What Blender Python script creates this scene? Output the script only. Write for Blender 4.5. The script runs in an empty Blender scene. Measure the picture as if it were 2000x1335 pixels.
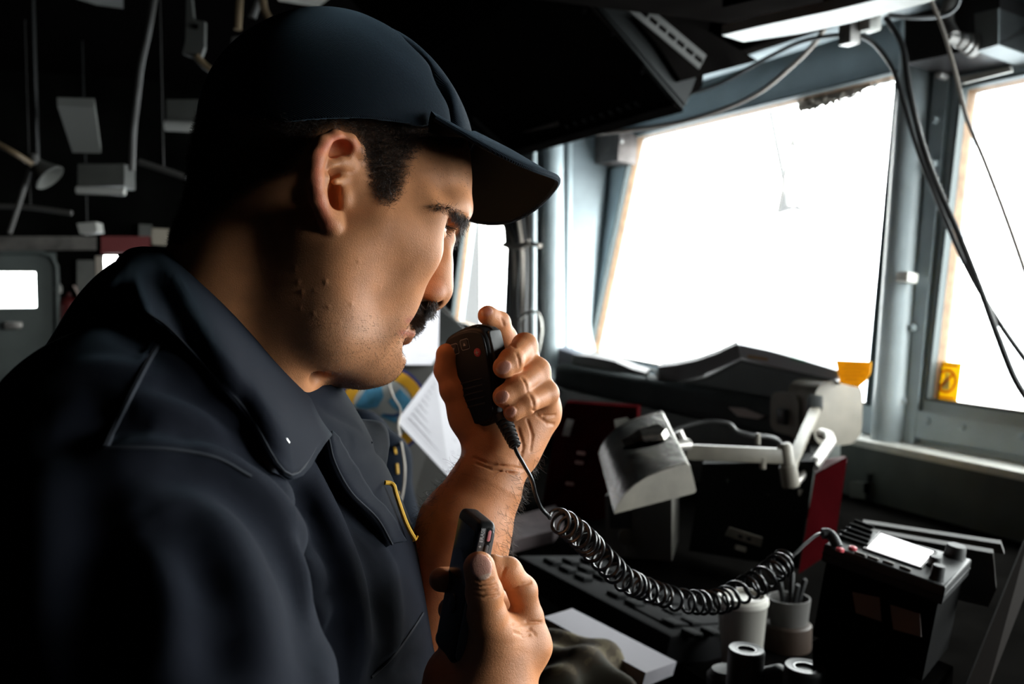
import bpy, bmesh, math, random
import numpy as np
from mathutils import Vector, Matrix
random.seed(7); rng = np.random.default_rng(7)
C = bpy.context.scene.collection
# ------------------------------------------------------------------ camera
F = 1944.44                       # focal length in pixels of the 2000 px wide frame (35 mm)
YAW, PITCH = math.radians(24.1), math.radians(3.6)
CAM = np.array([0., 0., 1.6])
Fw = np.array([math.sin(YAW)*math.cos(PITCH), math.cos(YAW)*math.cos(PITCH), -math.sin(PITCH)])
Rt = np.array([math.cos(YAW), -math.sin(YAW), 0.])
Up = np.cross(Rt, Fw)
cam_data = bpy.data.cameras.new('camera'); cam = bpy.data.objects.new('camera', cam_data); C.objects.link(cam)
cam_data.lens = 35; cam_data.sensor_width = 36; cam_data.clip_start = .02; cam_data.clip_end = 500
cam.matrix_world = Matrix(((Rt[0], Up[0], -Fw[0], CAM[0]), (Rt[1], Up[1], -Fw[1], CAM[1]), (Rt[2], Up[2], -Fw[2], CAM[2]), (0, 0, 0, 1)))
cam_data.dof.use_dof = True; cam_data.dof.focus_distance = .66; cam_data.dof.aperture_fstop = 9.5
bpy.context.scene.camera = cam
# ------------------------------------------------------------------ view, world, light
sc = bpy.context.scene
sc.view_settings.view_transform = 'Standard'; sc.view_settings.look = 'None'
sc.view_settings.gamma = 1; sc.view_settings.use_curve_mapping = False
sc.view_settings.exposure = 0.0
try:
    sc.cycles.use_denoising = True; sc.cycles.max_bounces = 6; sc.cycles.diffuse_bounces = 3
    sc.cycles.glossy_bounces = 3; sc.cycles.transmission_bounces = 6; sc.cycles.transparent_max_bounces = 8
    sc.cycles.sample_clamp_indirect = 6; sc.cycles.caustics_reflective = False; sc.cycles.caustics_refractive = False
except Exception: pass
SKY = 20.0
w = bpy.data.worlds.new('world'); sc.world = w; w.use_nodes = True
nt = w.node_tree; nt.nodes.clear()
bg = nt.nodes.new('ShaderNodeBackground'); wo = nt.nodes.new('ShaderNodeOutputWorld')
wtc = nt.nodes.new('ShaderNodeTexCoord'); wsep = nt.nodes.new('ShaderNodeSeparateXYZ'); wmr = nt.nodes.new('ShaderNodeMapRange'); wcr = nt.nodes.new('ShaderNodeValToRGB')
nt.links.new(wtc.outputs['Generated'], wsep.inputs[0]); nt.links.new(wsep.outputs['Z'], wmr.inputs['Value'])
wmr.inputs['From Min'].default_value = -1; wmr.inputs['From Max'].default_value = 1
nt.links.new(wmr.outputs[0], wcr.inputs[0])
wcr.color_ramp.elements[0].position = .0; wcr.color_ramp.elements[0].color = (.30, .33, .36, 1)   # sea below the horizon
wcr.color_ramp.elements[1].position = 1.; wcr.color_ramp.elements[1].color = (.92, .97, 1, 1)
e = wcr.color_ramp.elements.new(.47); e.color = (.5, .53, .56, 1)
e = wcr.color_ramp.elements.new(.515); e.color = (1, 1, 1, 1)
nt.links.new(wcr.outputs[0], bg.inputs[0]); bg.inputs[1].default_value = SKY
nt.links.new(bg.outputs[0], wo.inputs[0])
def portal(loc, direction, sx, sy):
    d = bpy.data.lights.new('window_portal', 'AREA'); d.shape = 'RECTANGLE'; d.size = sx; d.size_y = sy
    o = bpy.data.objects.new('window_portal', d); C.objects.link(o)
    o.location = loc; o.rotation_euler = Vector(direction).to_track_quat('-Z', 'Y').to_euler()
    d.cycles.is_portal = True
    return o

# ------------------------------------------------------------------ geometry helpers
def ray(px, py):
    return (px-1000)/F*Rt - (py-667.5)/F*Up + Fw
def P(px, py, z):                 # the point seen at a pixel, z metres in front of the lens
    return CAM + ray(px, py)*z
def on_plane(px, py, p0, n):      # where the sight line meets a plane of the room
    d = ray(px, py); n = np.asarray(n, float)
    return CAM + d*(np.dot(np.asarray(p0)-CAM, n)/np.dot(d, n))
def onX(px, py, x): return on_plane(px, py, (x, 0, 0), (1, 0, 0))
def onY(px, py, y): return on_plane(px, py, (0, y, 0), (0, 1, 0))
def onZ(px, py, z): return on_plane(px, py, (0, 0, z), (0, 0, 1))
def proj(p):
    p = np.asarray(p)-CAM; z = p@Fw
    return 1000+F*(p@Rt)/z, 667.5-F*(p@Up)/z, z
def V(a): return Vector([float(q) for q in a])
def nrm(a): a = np.asarray(a, float); return a/(np.linalg.norm(a)+1e-12)

def mesh_obj(name, verts, faces, mat=None, parent=None, smooth=True, col=None):
    me = bpy.data.meshes.new(name)
    verts = np.asarray(verts, dtype=np.float32)
    if isinstance(faces, np.ndarray) and faces.ndim == 2:
        n, k = faces.shape
        me.vertices.add(len(verts)); me.vertices.foreach_set('co', verts.ravel())
        me.loops.add(n*k); me.loops.foreach_set('vertex_index', faces.astype(np.int32).ravel())
        me.polygons.add(n); me.polygons.foreach_set('loop_start', np.arange(0, n*k, k, dtype=np.int32))
        me.update(calc_edges=True); me.validate()
    else:
        me.from_pydata([tuple(map(float, v)) for v in verts], [], [tuple(map(int, f)) for f in faces]); me.update()
    me.polygons.foreach_set('use_smooth', np.full(len(me.polygons), smooth)); 
    if col is not None:
        at = me.color_attributes.new('Col', 'FLOAT_COLOR', 'POINT'); c4 = np.ones((len(verts), 4), np.float32); c4[:, :3] = col
        at.data.foreach_set('color', c4.ravel())
    o = bpy.data.objects.new(name, me); C.objects.link(o)
    if mat: me.materials.append(mat)
    if parent: adopt(o, parent)
    return o
def adopt(o, parent):             # parent while keeping the world-space geometry in place
    o.parent = parent
    o.matrix_parent_inverse = parent.matrix_basis.inverted()
def tag(o, label=None, cat=None, group=None, kind=None):
    if label: o['label'] = label
    if cat: o['category'] = cat
    if group: o['group'] = group
    if kind: o['kind'] = kind
    return o
def empty(name, loc, label, cat, group=None, rz=0):
    o = bpy.data.objects.new(name, None); C.objects.link(o); o.location = V(loc); o.rotation_euler = (0, 0, rz); o.empty_display_size = .05
    return tag(o, label, cat, group)

class MB:                         # collects shapes into one mesh
    def __init__(s): s.v = []; s.f = []
    def add(s, v, f):
        b = len(s.v); s.v += [tuple(map(float, q)) for q in v]; s.f += [tuple(b+i for i in q) for q in f]; return s
    def box(s, c, ax, h, bev=0.):   # centre, 3 axes, half sizes; bevelled by chamfering
        ax = [np.asarray(a, float) for a in ax]; c = np.asarray(c, float)
        if bev <= 0:
            vs = [c+ax[0]*h[0]*i+ax[1]*h[1]*j+ax[2]*h[2]*k for i in (-1, 1) for j in (-1, 1) for k in (-1, 1)]
            return s.add(vs, [(0, 1, 3, 2), (4, 6, 7, 5), (0, 4, 5, 1), (2, 3, 7, 6), (0, 2, 6, 4), (1, 5, 7, 3)])
        bm = bmesh.new(); bmesh.ops.create_cube(bm, size=2)
        bmesh.ops.scale(bm, vec=h, verts=bm.verts)
        bmesh.ops.bevel(bm, geom=bm.edges[:], offset=min(bev, .9*min(h)), segments=2, affect='EDGES', profile=.5)
        bm.verts.ensure_lookup_table()
        vs = [c+ax[0]*v.co.x+ax[1]*v.co.y+ax[2]*v.co.z for v in bm.verts]; fs = [[v.index for v in f.verts] for f in bm.faces]; bm.free()
        return s.add(vs, fs)
    def prism(s, pts, d):           # closed outline (3d points) pushed along vector d
        n = len(pts); pts = [np.asarray(p, float) for p in pts]; d = np.asarray(d, float)
        vs = pts+[p+d for p in pts]
        return s.add(vs, [tuple(range(n))[::-1], tuple(range(n, 2*n))]+[(i, (i+1) % n, (i+1) % n+n, i+n) for i in range(n)])
    def tube(s, pts, r, n=10, cap=True):
        pts = [np.asarray(p, float) for p in pts]; m = len(pts)
        rs = r if hasattr(r, '__len__') else [r]*m
        tan = [nrm(pts[min(i+1, m-1)]-pts[max(i-1, 0)]) for i in range(m)]
        a = np.array([0, 0, 1.]) if abs(tan[0][2]) < .9 else np.array([1., 0, 0])
        u = nrm(np.cross(tan[0], a)); vs = []
        for i in range(m):
            u = nrm(u-tan[i]*np.dot(u, tan[i])); w_ = np.cross(tan[i], u)
            for k in range(n):
                t = 2*math.pi*k/n; vs.append(pts[i]+rs[i]*(math.cos(t)*u+math.sin(t)*w_))
        fs = [(i*n+k, i*n+(k+1) % n, (i+1)*n+(k+1) % n, (i+1)*n+k) for i in range(m-1) for k in range(n)]
        if cap: fs += [tuple(range(n))[::-1], tuple(range((m-1)*n, m*n))]
        return s.add(vs, fs)
    def lathe(s, base, axis, prof, n=32):   # prof: (radius, height) pairs along axis
        axis = nrm(axis); a = np.array([0, 0, 1.]) if abs(axis[2]) < .9 else np.array([1., 0, 0]); u = nrm(np.cross(axis, a)); v_ = np.cross(axis, u); m = len(prof)
        vs = [np.asarray(base)+axis*h+max(r, 1e-5)*(math.cos(2*math.pi*k/n)*u+math.sin(2*math.pi*k/n)*v_) for r, h in prof for k in range(n)]
        fs = [(i*n+k, i*n+(k+1) % n, (i+1)*n+(k+1) % n, (i+1)*n+k) for i in range(m-1) for k in range(n)]+[tuple(range(n))[::-1], tuple(range((m-1)*n, m*n))]
        return s.add(vs, fs)
    def ring(s, base, axis, prof, n=32):    # closed profile turned round the axis (no caps)
        axis = nrm(axis); a = np.array([0, 0, 1.]) if abs(axis[2]) < .9 else np.array([1., 0, 0]); u = nrm(np.cross(axis, a)); v_ = np.cross(axis, u)
        m = len(prof); vs = [np.asarray(base)+axis*h+r*(math.cos(2*math.pi*k/n)*u+math.sin(2*math.pi*k/n)*v_) for r, h in prof for k in range(n)]
        return s.add(vs, [(i*n+k, i*n+(k+1) % n, ((i+1) % m)*n+(k+1) % n, ((i+1) % m)*n+k) for i in range(m) for k in range(n)])
    def build(s, name, mat, parent=None, smooth=False):
        o = mesh_obj(name, s.v, s.f, mat, parent, smooth)
        bm = bmesh.new(); bm.from_mesh(o.data); bmesh.ops.recalc_face_normals(bm, faces=bm.faces); bm.to_mesh(o.data); bm.free()
        if smooth:
            o.data.polygons.foreach_set('use_smooth', np.full(len(o.data.polygons), True))
            try: o.data.set_sharp_from_angle(angle=math.radians(38))
            except Exception: pass
        return o
def catmull(pts, n=8):
    pts = [np.asarray(p, float) for p in pts]; out = []
    q = [2*pts[0]-pts[1]]+pts+[2*pts[-1]-pts[-2]]
    for i in range(1, len(q)-2):
        for k in range(n):
            t = k/n; out.append(.5*((2*q[i])+(-q[i-1]+q[i+1])*t+(2*q[i-1]-5*q[i]+4*q[i+1]-q[i+2])*t*t+(-q[i-1]+3*q[i]-3*q[i+1]+q[i+2])*t**3))
    return out+[pts[-1]]

# ------------------------------------------------------------------ materials
def mat(name, col=(.5, .5, .5), rough=.5, metal=0., bump=None, vary=None, spec=.5, sheen=0., emit=None, trans=0., attr=False, sss=0., coat=0.):
    m = bpy.data.materials.new(name); m.use_nodes = True; t = m.node_tree; b = t.nodes['Principled BSDF']
    b.inputs['Base Color'].default_value = (*col, 1); b.inputs['Roughness'].default_value = rough; b.inputs['Metallic'].default_value = metal
    b.inputs['Specular IOR Level'].default_value = spec
    if sheen: b.inputs['Sheen Weight'].default_value = sheen; b.inputs['Sheen Roughness'].default_value = .4; b.inputs['Sheen Tint'].default_value = (.42, .62, .80, 1)
    if coat: b.inputs['Coat Weight'].default_value = coat; b.inputs['Coat Roughness'].default_value = .15
    if trans: b.inputs['Transmission Weight'].default_value = trans
    if emit: b.inputs['Emission Color'].default_value = (*emit[0], 1); b.inputs['Emission Strength'].default_value = emit[1]
    if sss:
        b.inputs['Subsurface Weight'].default_value = sss; b.inputs['Subsurface Radius'].default_value = (1, .35, .18); b.inputs['Subsurface Scale'].default_value = .004
    tc = t.nodes.new('ShaderNodeTexCoord')
    base = None
    if attr:
        a = t.nodes.new('ShaderNodeVertexColor'); a.layer_name = 'Col'; base = a.outputs['Color']
    if vary:                       # (scale, amount, detail) mottling of the colour itself: wear, dirt
        n = t.nodes.new('ShaderNodeTexNoise'); n.inputs['Scale'].default_value = vary[0]; n.inputs['Detail'].default_value = vary[2] if len(vary) > 2 else 5
        r = t.nodes.new('ShaderNodeMapRange'); r.inputs['From Min'].default_value = .3; r.inputs['From Max'].default_value = .7
        r.inputs['To Min'].default_value = 1-vary[1]; r.inputs['To Max'].default_value = 1+vary[1]
        mx = t.nodes.new('ShaderNodeVectorMath'); mx.operation = 'SCALE'
        t.links.new(tc.outputs['Object'], n.inputs['Vector']); t.links.new(n.outputs['Fac'], r.inputs['Value'])
        if base is not None: t.links.new(base, mx.inputs[0])
        else: mx.inputs[0].default_value = col
        t.links.new(r.outputs[0], mx.inputs['Scale']); base = mx.outputs[0]
    if base is not None: t.links.new(base, b.inputs['Base Color'])
    if bump:                       # list of (scale, strength, distance, kind)
        prev = None
        for (scale, st, dist, kind) in bump:
            if kind == 'voronoi': n = t.nodes.new('ShaderNodeTexVoronoi'); n.inputs['Scale'].default_value = scale; out = n.outputs['Distance']
            elif kind == 'wave':
                n = t.nodes.new('ShaderNodeTexWave'); n.inputs['Scale'].default_value = scale; n.inputs['Distortion'].default_value = .4; n.inputs['Detail'].default_value = 1; n.bands_direction = 'DIAGONAL'; out = n.outputs['Fac']
            else: n = t.nodes.new('ShaderNodeTexNoise'); n.inputs['Scale'].default_value = scale; n.inputs['Detail'].default_value = 4; out = n.outputs['Fac']
            t.links.new(tc.outputs['Object'], n.inputs['Vector'])
            bp = t.nodes.new('ShaderNodeBump'); bp.inputs['Strength'].default_value = st; bp.inputs['Distance'].default_value = dist
            t.links.new(out, bp.inputs['Height'])
            if prev is not None: t.links.new(prev, bp.inputs['Normal'])
            prev = bp.outputs['Normal']
        t.links.new(prev, b.inputs['Normal'])
    return m

# ------------------------------------------------------------------ distance fields turned into meshes
class SDF:
    def __init__(s, xf=None): s.ops = []; s.xf = xf      # xf maps world points to the field's own frame
    def cap(s, a, b, ra, rb=None, k=.012, m='u'):
        rb = ra if rb is None else rb
        s.ops.append(('c', np.asarray(a, float), np.asarray(b, float), ra, rb, k, m)); return s
    def sph(s, a, r, k=.012, m='u'): return s.cap(a, a, r, r, k, m)
    def ell(s, c, r, ax=None, k=.012, m='u'):
        s.ops.append(('e', np.asarray(c, float), np.asarray(r, float), np.eye(3) if ax is None else np.asarray(ax, float), k, m)); return s
    def chain(s, pts, rs, k=.008, m='u'):
        rs = rs if hasattr(rs, '__len__') else [rs]*len(pts)
        for i in range(len(pts)-1): s.cap(pts[i], pts[i+1], rs[i], rs[i+1], k, m)
        return s
    def fn(s, f, k=.01, m='u'): s.ops.append(('f', f, k, m)); return s
    def ridge(s, pts, amp, width):                       # cloth fold: the surface is lifted (or sunk) along a curve
        pts = np.array(catmull(pts, 3)) if len(pts) > 2 else np.asarray(pts)
        pr = np.sin(np.linspace(.12, math.pi-.12, len(pts)))**.5
        s.ops.append(('g', pts, amp*pr, width)); return s
    def ev(s, p):
        q = s.xf(p) if s.xf else p
        d = np.full(len(q), 1.0)
        for op in s.ops:
            if op[0] == 'c':
                _, a, b, ra, rb, k, m = op; c = (a+b)/2; R = np.linalg.norm(b-a)/2+max(ra, rb)+k+.022
            elif op[0] == 'e':
                _, a, r, ax, k, m = op; c = a; R = max(r)+k+.022
            elif op[0] == 'g':
                _, pts, amp, wd = op; c = pts.mean(0); R = np.linalg.norm(pts-c, axis=1).max()+2.6*wd
                rr = q-c; idx = np.nonzero((np.einsum('ij,ij->i', rr, rr) < R*R) & (np.abs(d) < .06))[0]
                if len(idx) == 0: continue
                x = q[idx].astype(np.float32); best = np.full(len(x), 1e9, np.float32); ba = np.zeros(len(x), np.float32)
                for i in range(len(pts)-1):
                    a = pts[i].astype(np.float32); ab = (pts[i+1]-pts[i]).astype(np.float32); L = ab@ab+1e-12
                    t = np.clip(((x-a)@ab)/L, 0, 1); e_ = x-a-t[:, None]*ab; v = np.einsum('ij,ij->i', e_, e_)
                    mk = v < best; best[mk] = v[mk]; ba[mk] = amp[i]+(amp[i+1]-amp[i])*t[mk]
                d[idx] -= ba*np.exp(-best/(wd*wd)); continue
            else:
                _, f, k, m = op; c = None
            if c is not None:
                rr = q-c; idx = np.nonzero(np.einsum('ij,ij->i', rr, rr) < R*R)[0] if m != 'i' else np.arange(len(q))
            else: idx = np.arange(len(q))
            if len(idx) == 0: continue
            x = q[idx]
            if op[0] == 'c':
                ab = b-a; L = ab@ab
                t = np.clip(((x-a)@ab)/L, 0, 1) if L > 1e-12 else np.zeros(len(x))
                e_ = x-a-t[:, None]*ab; v = np.sqrt(np.einsum('ij,ij->i', e_, e_))-(ra+(rb-ra)*t)
            elif op[0] == 'e':
                y = (x-a)@ax.T; k0 = np.linalg.norm(y/r, axis=1); k1 = np.linalg.norm(y/(r*r), axis=1)+1e-9
                v = k0*(k0-1)/k1
            else: v = f(x)
            o = d[idx]
            if m == 'u':
                h = np.maximum(k-np.abs(o-v), 0)/k; d[idx] = np.minimum(o, v)-h*h*k*.25
            elif m == 's':
                h = np.maximum(k-np.abs(o+v), 0)/k; d[idx] = np.maximum(o, -v)+h*h*k*.25
            elif m == 'i':
                h = np.maximum(k-np.abs(o-v), 0)/k; d[idx] = np.maximum(o, v)+h*h*k*.25
        return d
    def mesh(s, lo, hi, h, keep=None): return nets(s.ev, lo, hi, h)
def nets(fn, lo, hi, h, B=6):
    lo = np.asarray(lo, float); hi = np.asarray(hi, float)
    nb = np.maximum(1, np.ceil((hi-lo)/(h*B)).astype(int)); n = nb*B+1
    gx = [lo[i]+(np.arange(nb[i])+.5)*h*B for i in range(3)]
    cc = np.stack(np.meshgrid(*gx, indexing='ij'), -1).reshape(-1, 3)
    dc = fn(cc).reshape(nb)
    D = np.repeat(np.repeat(np.repeat(dc, B, 0), B, 1), B, 2)
    D = np.pad(D, ((0, 1), (0, 1), (0, 1)), mode='edge').astype(np.float32)
    act = np.abs(dc) < h*B*1.35
    M = np.zeros(n, bool); I = np.argwhere(act)
    off = np.stack(np.meshgrid(*[np.arange(B+1)]*3, indexing='ij'), -1).reshape(-1, 3)
    step = 20000
    for s_ in range(0, len(I), step):
        ii = (I[s_:s_+step, None, :]*B+off[None]).reshape(-1, 3); M[ii[:, 0], ii[:, 1], ii[:, 2]] = True
    ii = np.argwhere(M)
    for s_ in range(0, len(ii), 400000):
        q = ii[s_:s_+400000]; D[q[:, 0], q[:, 1], q[:, 2]] = fn(lo+q*h)
    S = D < 0
    cnt = np.zeros(np.array(n)-1, np.int8)
    for a in (0, 1):
        for b in (0, 1):
            for c in (0, 1): cnt += S[a:n[0]-1+a, b:n[1]-1+b, c:n[2]-1+c]
    cells = np.argwhere((cnt > 0) & (cnt < 8)); idm = np.full(cnt.shape, -1, np.int32)
    idm[cells[:, 0], cells[:, 1], cells[:, 2]] = np.arange(len(cells))
    acc = np.zeros((len(cells), 3)); num = np.zeros(len(cells))
    cor = [(a, b, c) for a in (0, 1) for b in (0, 1) for c in (0, 1)]
    val = {q: D[cells[:, 0]+q[0], cells[:, 1]+q[1], cells[:, 2]+q[2]].astype(float) for q in cor}
    for i in range(8):
        for j in range(i+1, 8):
            a, b = cor[i], cor[j]
            if sum(abs(a[k]-b[k]) for k in range(3)) != 1: continue
            va, vb = val[a], val[b]; mk = (va < 0) != (vb < 0)
            t = np.where(mk, va/np.where(mk, va-vb, 1), 0)
            acc += mk[:, None]*(np.array(a)+t[:, None]*(np.array(b)-np.array(a))); num += mk
    verts = lo+(cells+acc/num[:, None])*h
    faces = []
    for ax in range(3):
        sl0 = [slice(0, n[k]-1) if k == ax else slice(1, n[k]-1) for k in range(3)]; sl1 = [slice(1, n[k]) if k == ax else slice(1, n[k]-1) for k in range(3)]
        A, Bv = S[tuple(sl0)], S[tuple(sl1)]
        e_ = np.argwhere(A != Bv); flip = A[e_[:, 0], e_[:, 1], e_[:, 2]]
        e_ = e_+np.array([0 if k == ax else 1 for k in range(3)])
        u, v = (ax+1) % 3, (ax+2) % 3
        du = np.zeros(3, int); du[u] = 1; dv = np.zeros(3, int); dv[v] = 1
        q = [e_, e_-du, e_-du-dv, e_-dv]; q = np.stack([idm[k[:, 0], k[:, 1], k[:, 2]] for k in q], 1)
        q[~flip] = q[~flip][:, ::-1]; q = q[(q >= 0).all(1)]; faces.append(q)
    for _ in range(2):                                   # settle every vertex exactly on the surface
        f0 = fn(verts); g = np.stack([fn(verts+np.eye(3)[i]*h*.5)-fn(verts-np.eye(3)[i]*h*.5) for i in range(3)], 1)/h
        g2 = np.einsum('ij,ij->i', g, g); st = g*(f0/np.maximum(g2, .25))[:, None]
        ln_ = np.linalg.norm(st, axis=1, keepdims=True); verts = verts-st*np.minimum(1, .5*h/np.maximum(ln_, 1e-9))
    return verts, np.concatenate(faces)
def grad(fn, p, e_=.0006):
    g = np.stack([fn(p+np.eye(3)[i]*e_)-fn(p-np.eye(3)[i]*e_) for i in range(3)], 1)
    return g/(np.linalg.norm(g, axis=1, keepdims=True)+1e-9)
def march(fn, px, py, z0=.2, z1=1.4, off=0.):     # first surface point of a field along the sight lines (arrays)
    px = np.atleast_1d(np.asarray(px, float)); py = np.atleast_1d(np.asarray(py, float))
    d = (px-1000)[:, None]/F*Rt-(py-667.5)[:, None]/F*Up+Fw; z = np.full(len(px), z0)
    for _ in range(90):
        v = fn(CAM+d*z[:, None])-off; z = np.minimum(z+np.clip(v, -.01, .02)*.8, z1)
    return CAM+d*z[:, None], z < z1-1e-4
def in_poly(x, y, poly):
    ins = np.zeros(len(x), bool); n = len(poly)
    for i in range(n):
        x1, y1 = poly[i]; x2, y2 = poly[(i+1) % n]
        c = ((y1 > y) != (y2 > y)); xi = (x2-x1)*(y-y1)/((y2-y1) if y2 != y1 else 1e-9)+x1
        ins ^= c & (x < xi)
    return ins
def poly_dist(x, y, poly, closed=False):
    d = np.full(len(x), 1e9); n = len(poly)
    for i in range(n if closed else n-1):
        a = np.array(poly[i], float); b = np.array(poly[(i+1) % n], float); ab = b-a
        t = np.clip(((x-a[0])*ab[0]+(y-a[1])*ab[1])/(ab@ab+1e-9), 0, 1)
        d = np.minimum(d, np.hypot(x-a[0]-t*ab[0], y-a[1]-t*ab[1]))
    return d
class Frame:
    def __init__(s, o, x, y, z): s.o = np.asarray(o, float); s.m = np.stack([np.asarray(x, float), np.asarray(y, float), np.asarray(z, float)])
    def __call__(s, a, b, c=0.): return s.o+a*s.m[0]+b*s.m[1]+c*s.m[2]
def slab(fr, outline, z0, z1, bev, name, m, parent, seg=3):
    bm = bmesh.new(); lo = [bm.verts.new((a, b, z0)) for a, b in outline]; f = bm.faces.new(lo)
    r_ = bmesh.ops.extrude_face_region(bm, geom=[f]); up_ = [v for v in r_['geom'] if isinstance(v, bmesh.types.BMVert)]
    for v in up_: v.co.z = z1
    bmesh.ops.recalc_face_normals(bm, faces=bm.faces)
    if bev: bmesh.ops.bevel(bm, geom=[e_ for e_ in bm.edges if abs(e_.verts[0].co.z-e_.verts[1].co.z) < 1e-6], offset=bev, segments=seg, affect='EDGES', profile=.5)
    bm.verts.ensure_lookup_table(); vs = [fr(*v.co) for v in bm.verts]; fs = [[v.index for v in f.verts] for f in bm.faces]; bm.free()
    mb_ = MB(); mb_.add(vs, fs); return mb_.build(name, m, parent, True)
def rrect(w, h, r, n=5, cx=0, cy=0):
    out = []
    for (sx, sy, a0) in ((1, 1, 0), (-1, 1, 90), (-1, -1, 180), (1, -1, 270)):
        for k in range(n+1):
            a = math.radians(a0+90*k/n); out.append((cx+sx*(w-r)+r*math.cos(a), cy+sy*(h-r)+r*math.sin(a)))
    return out
def arc_smooth(pts, n=6):
    q = catmull([np.array([*p_, 0]) for p_ in pts]+[np.array([*pts[0], 0])], n); return [(p_[0], p_[1]) for p_ in q[:-1]]
def text(fr, s, size, name, m, parent, a=0, b=0, c=0, rot=0., depth=.0002, bold=0.):
    cu = bpy.data.curves.new(name, 'FONT'); cu.body = s; cu.size = size; cu.align_x = 'CENTER'; cu.align_y = 'CENTER'; cu.extrude = depth; cu.offset = bold
    o = bpy.data.objects.new(name, cu); C.objects.link(o)
    bpy.context.view_layer.update()
    me = bpy.data.meshes.new_from_object(o.evaluated_get(bpy.context.evaluated_depsgraph_get())); bpy.data.objects.remove(o)
    cr, sr = math.cos(rot), math.sin(rot)
    vs = [fr(a+v.co.x*cr-v.co.y*sr, b+v.co.x*sr+v.co.y*cr, c+v.co.z) for v in me.vertices]; fs = [list(p_.vertices) for p_ in me.polygons]; bpy.data.meshes.remove(me)
    return mesh_obj(name, vs, fs, m, parent, smooth=False)
M_blk = mat('black_plastic', (.0055, .0055, .006), rough=.45, spec=.3, bump=[(1500, .25, .0003, 'noise')])
M_blk2 = mat('dark_grey_rubber', (.009, .0095, .010), rough=.55, bump=[(1200, .2, .0003, 'noise')])
M_cord = mat('glossy_black_cord', (.005, .005, .0055), rough=.3, spec=.6)
M_red = mat('red_key', (.50, .045, .07), rough=.5)
M_mark = mat('grey_print', (.42, .42, .43), rough=.6)
M_glassb = mat('black_display', (.003, .003, .0035), rough=.2, spec=.3)
M_silver = mat('brushed_side', (.12, .12, .124), rough=.4)
M_thread = mat('gold_thread', (.75, .42, .03), rough=.6, bump=[(900, .4, .0004, 'noise')])
# ================================================================== THE BRIDGE: walls, windows, ceiling
M_wall = mat('blue_grey_paint', (.42, .50, .54), rough=.42, vary=(7, .10, 6), bump=[(14, .25, .01, 'noise'), (160, .1, .002, 'noise')])
M_pale = mat('pale_blue_paint', (.40, .46, .48), rough=.40, vary=(9, .10, 6), bump=[(20, .25, .008, 'noise')])
M_seal = mat('dark_green_seal', (.045, .06, .06), rough=.6)
M_tan = mat('tan_fringe_gland', (.22, .13, .07), rough=.7, vary=(30, .3))  # tan of the painted window fringe and of the cable gland
M_dark = mat('near_black_paint', (.006, .0055, .005), rough=.5, vary=(8, .3), bump=[(30, .15, .003, 'noise')])
M_under = mat('matt_black_underside', (.007, .006, .0055), rough=.95, spec=.0, vary=(8, .3))
def thin(name, col, k=.55):            # thin card or sticker that lets daylight through
    m = bpy.data.materials.new(name); m.use_nodes = True; t = m.node_tree; b = t.nodes['Principled BSDF']; b.inputs['Base Color'].default_value = (*col, 1); b.inputs['Roughness'].default_value = .6
    tr_ = t.nodes.new('ShaderNodeBsdfTranslucent'); tr_.inputs[0].default_value = (*col, 1); mx = t.nodes.new('ShaderNodeMixShader'); mx.inputs[0].default_value = k
    t.links.new(b.outputs[0], mx.inputs[1]); t.links.new(tr_.outputs[0], mx.inputs[2]); t.links.new(mx.outputs[0], t.nodes['Material Output'].inputs[0]); return m
M_dgrey = mat('dark_grey_paint', (.022, .024, .023), rough=.45, vary=(12, .2), bump=[(60, .15, .002, 'noise')])
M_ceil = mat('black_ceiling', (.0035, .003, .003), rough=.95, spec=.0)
M_floor = mat('dark_deck', (.01, .011, .011), rough=.8, spec=.1)
M_metal = mat('dull_metal', (.35, .33, .31), rough=.4, metal=.7, vary=(40, .25), bump=[(90, .2, .002, 'noise')])
M_panelg = mat('olive_grey_panel', (.055, .062, .056), rough=.5, vary=(10, .2), bump=[(60, .2, .002, 'noise')])
M_white = mat('off_white_paint', (.62, .60, .55), rough=.45, vary=(20, .12))
M_glass = bpy.data.materials.new('glare_veiled_glass'); M_glass.use_nodes = True; t = M_glass.node_tree; t.nodes.clear()
g_ = t.nodes.new('ShaderNodeBsdfTransparent'); g_.inputs[0].default_value = (.96, .98, .97, 1)
tl = t.nodes.new('ShaderNodeBsdfTranslucent'); tl.inputs[0].default_value = (.9, .9, .88, 1)  # translucent share imitates the glare that fades things outside
gl = t.nodes.new('ShaderNodeBsdfGlossy'); gl.inputs['Roughness'].default_value = .03
m1 = t.nodes.new('ShaderNodeMixShader'); m1.inputs[0].default_value = .035; m2 = t.nodes.new('ShaderNodeMixShader'); m2.inputs[0].default_value = .05
ou = t.nodes.new('ShaderNodeOutputMaterial'); t.links.new(g_.outputs[0], m1.inputs[1]); t.links.new(tl.outputs[0], m1.inputs[2]); t.links.new(m1.outputs[0], m2.inputs[1]); t.links.new(gl.outputs[0], m2.inputs[2]); t.links.new(m2.outputs[0], ou.inputs[0])

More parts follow.
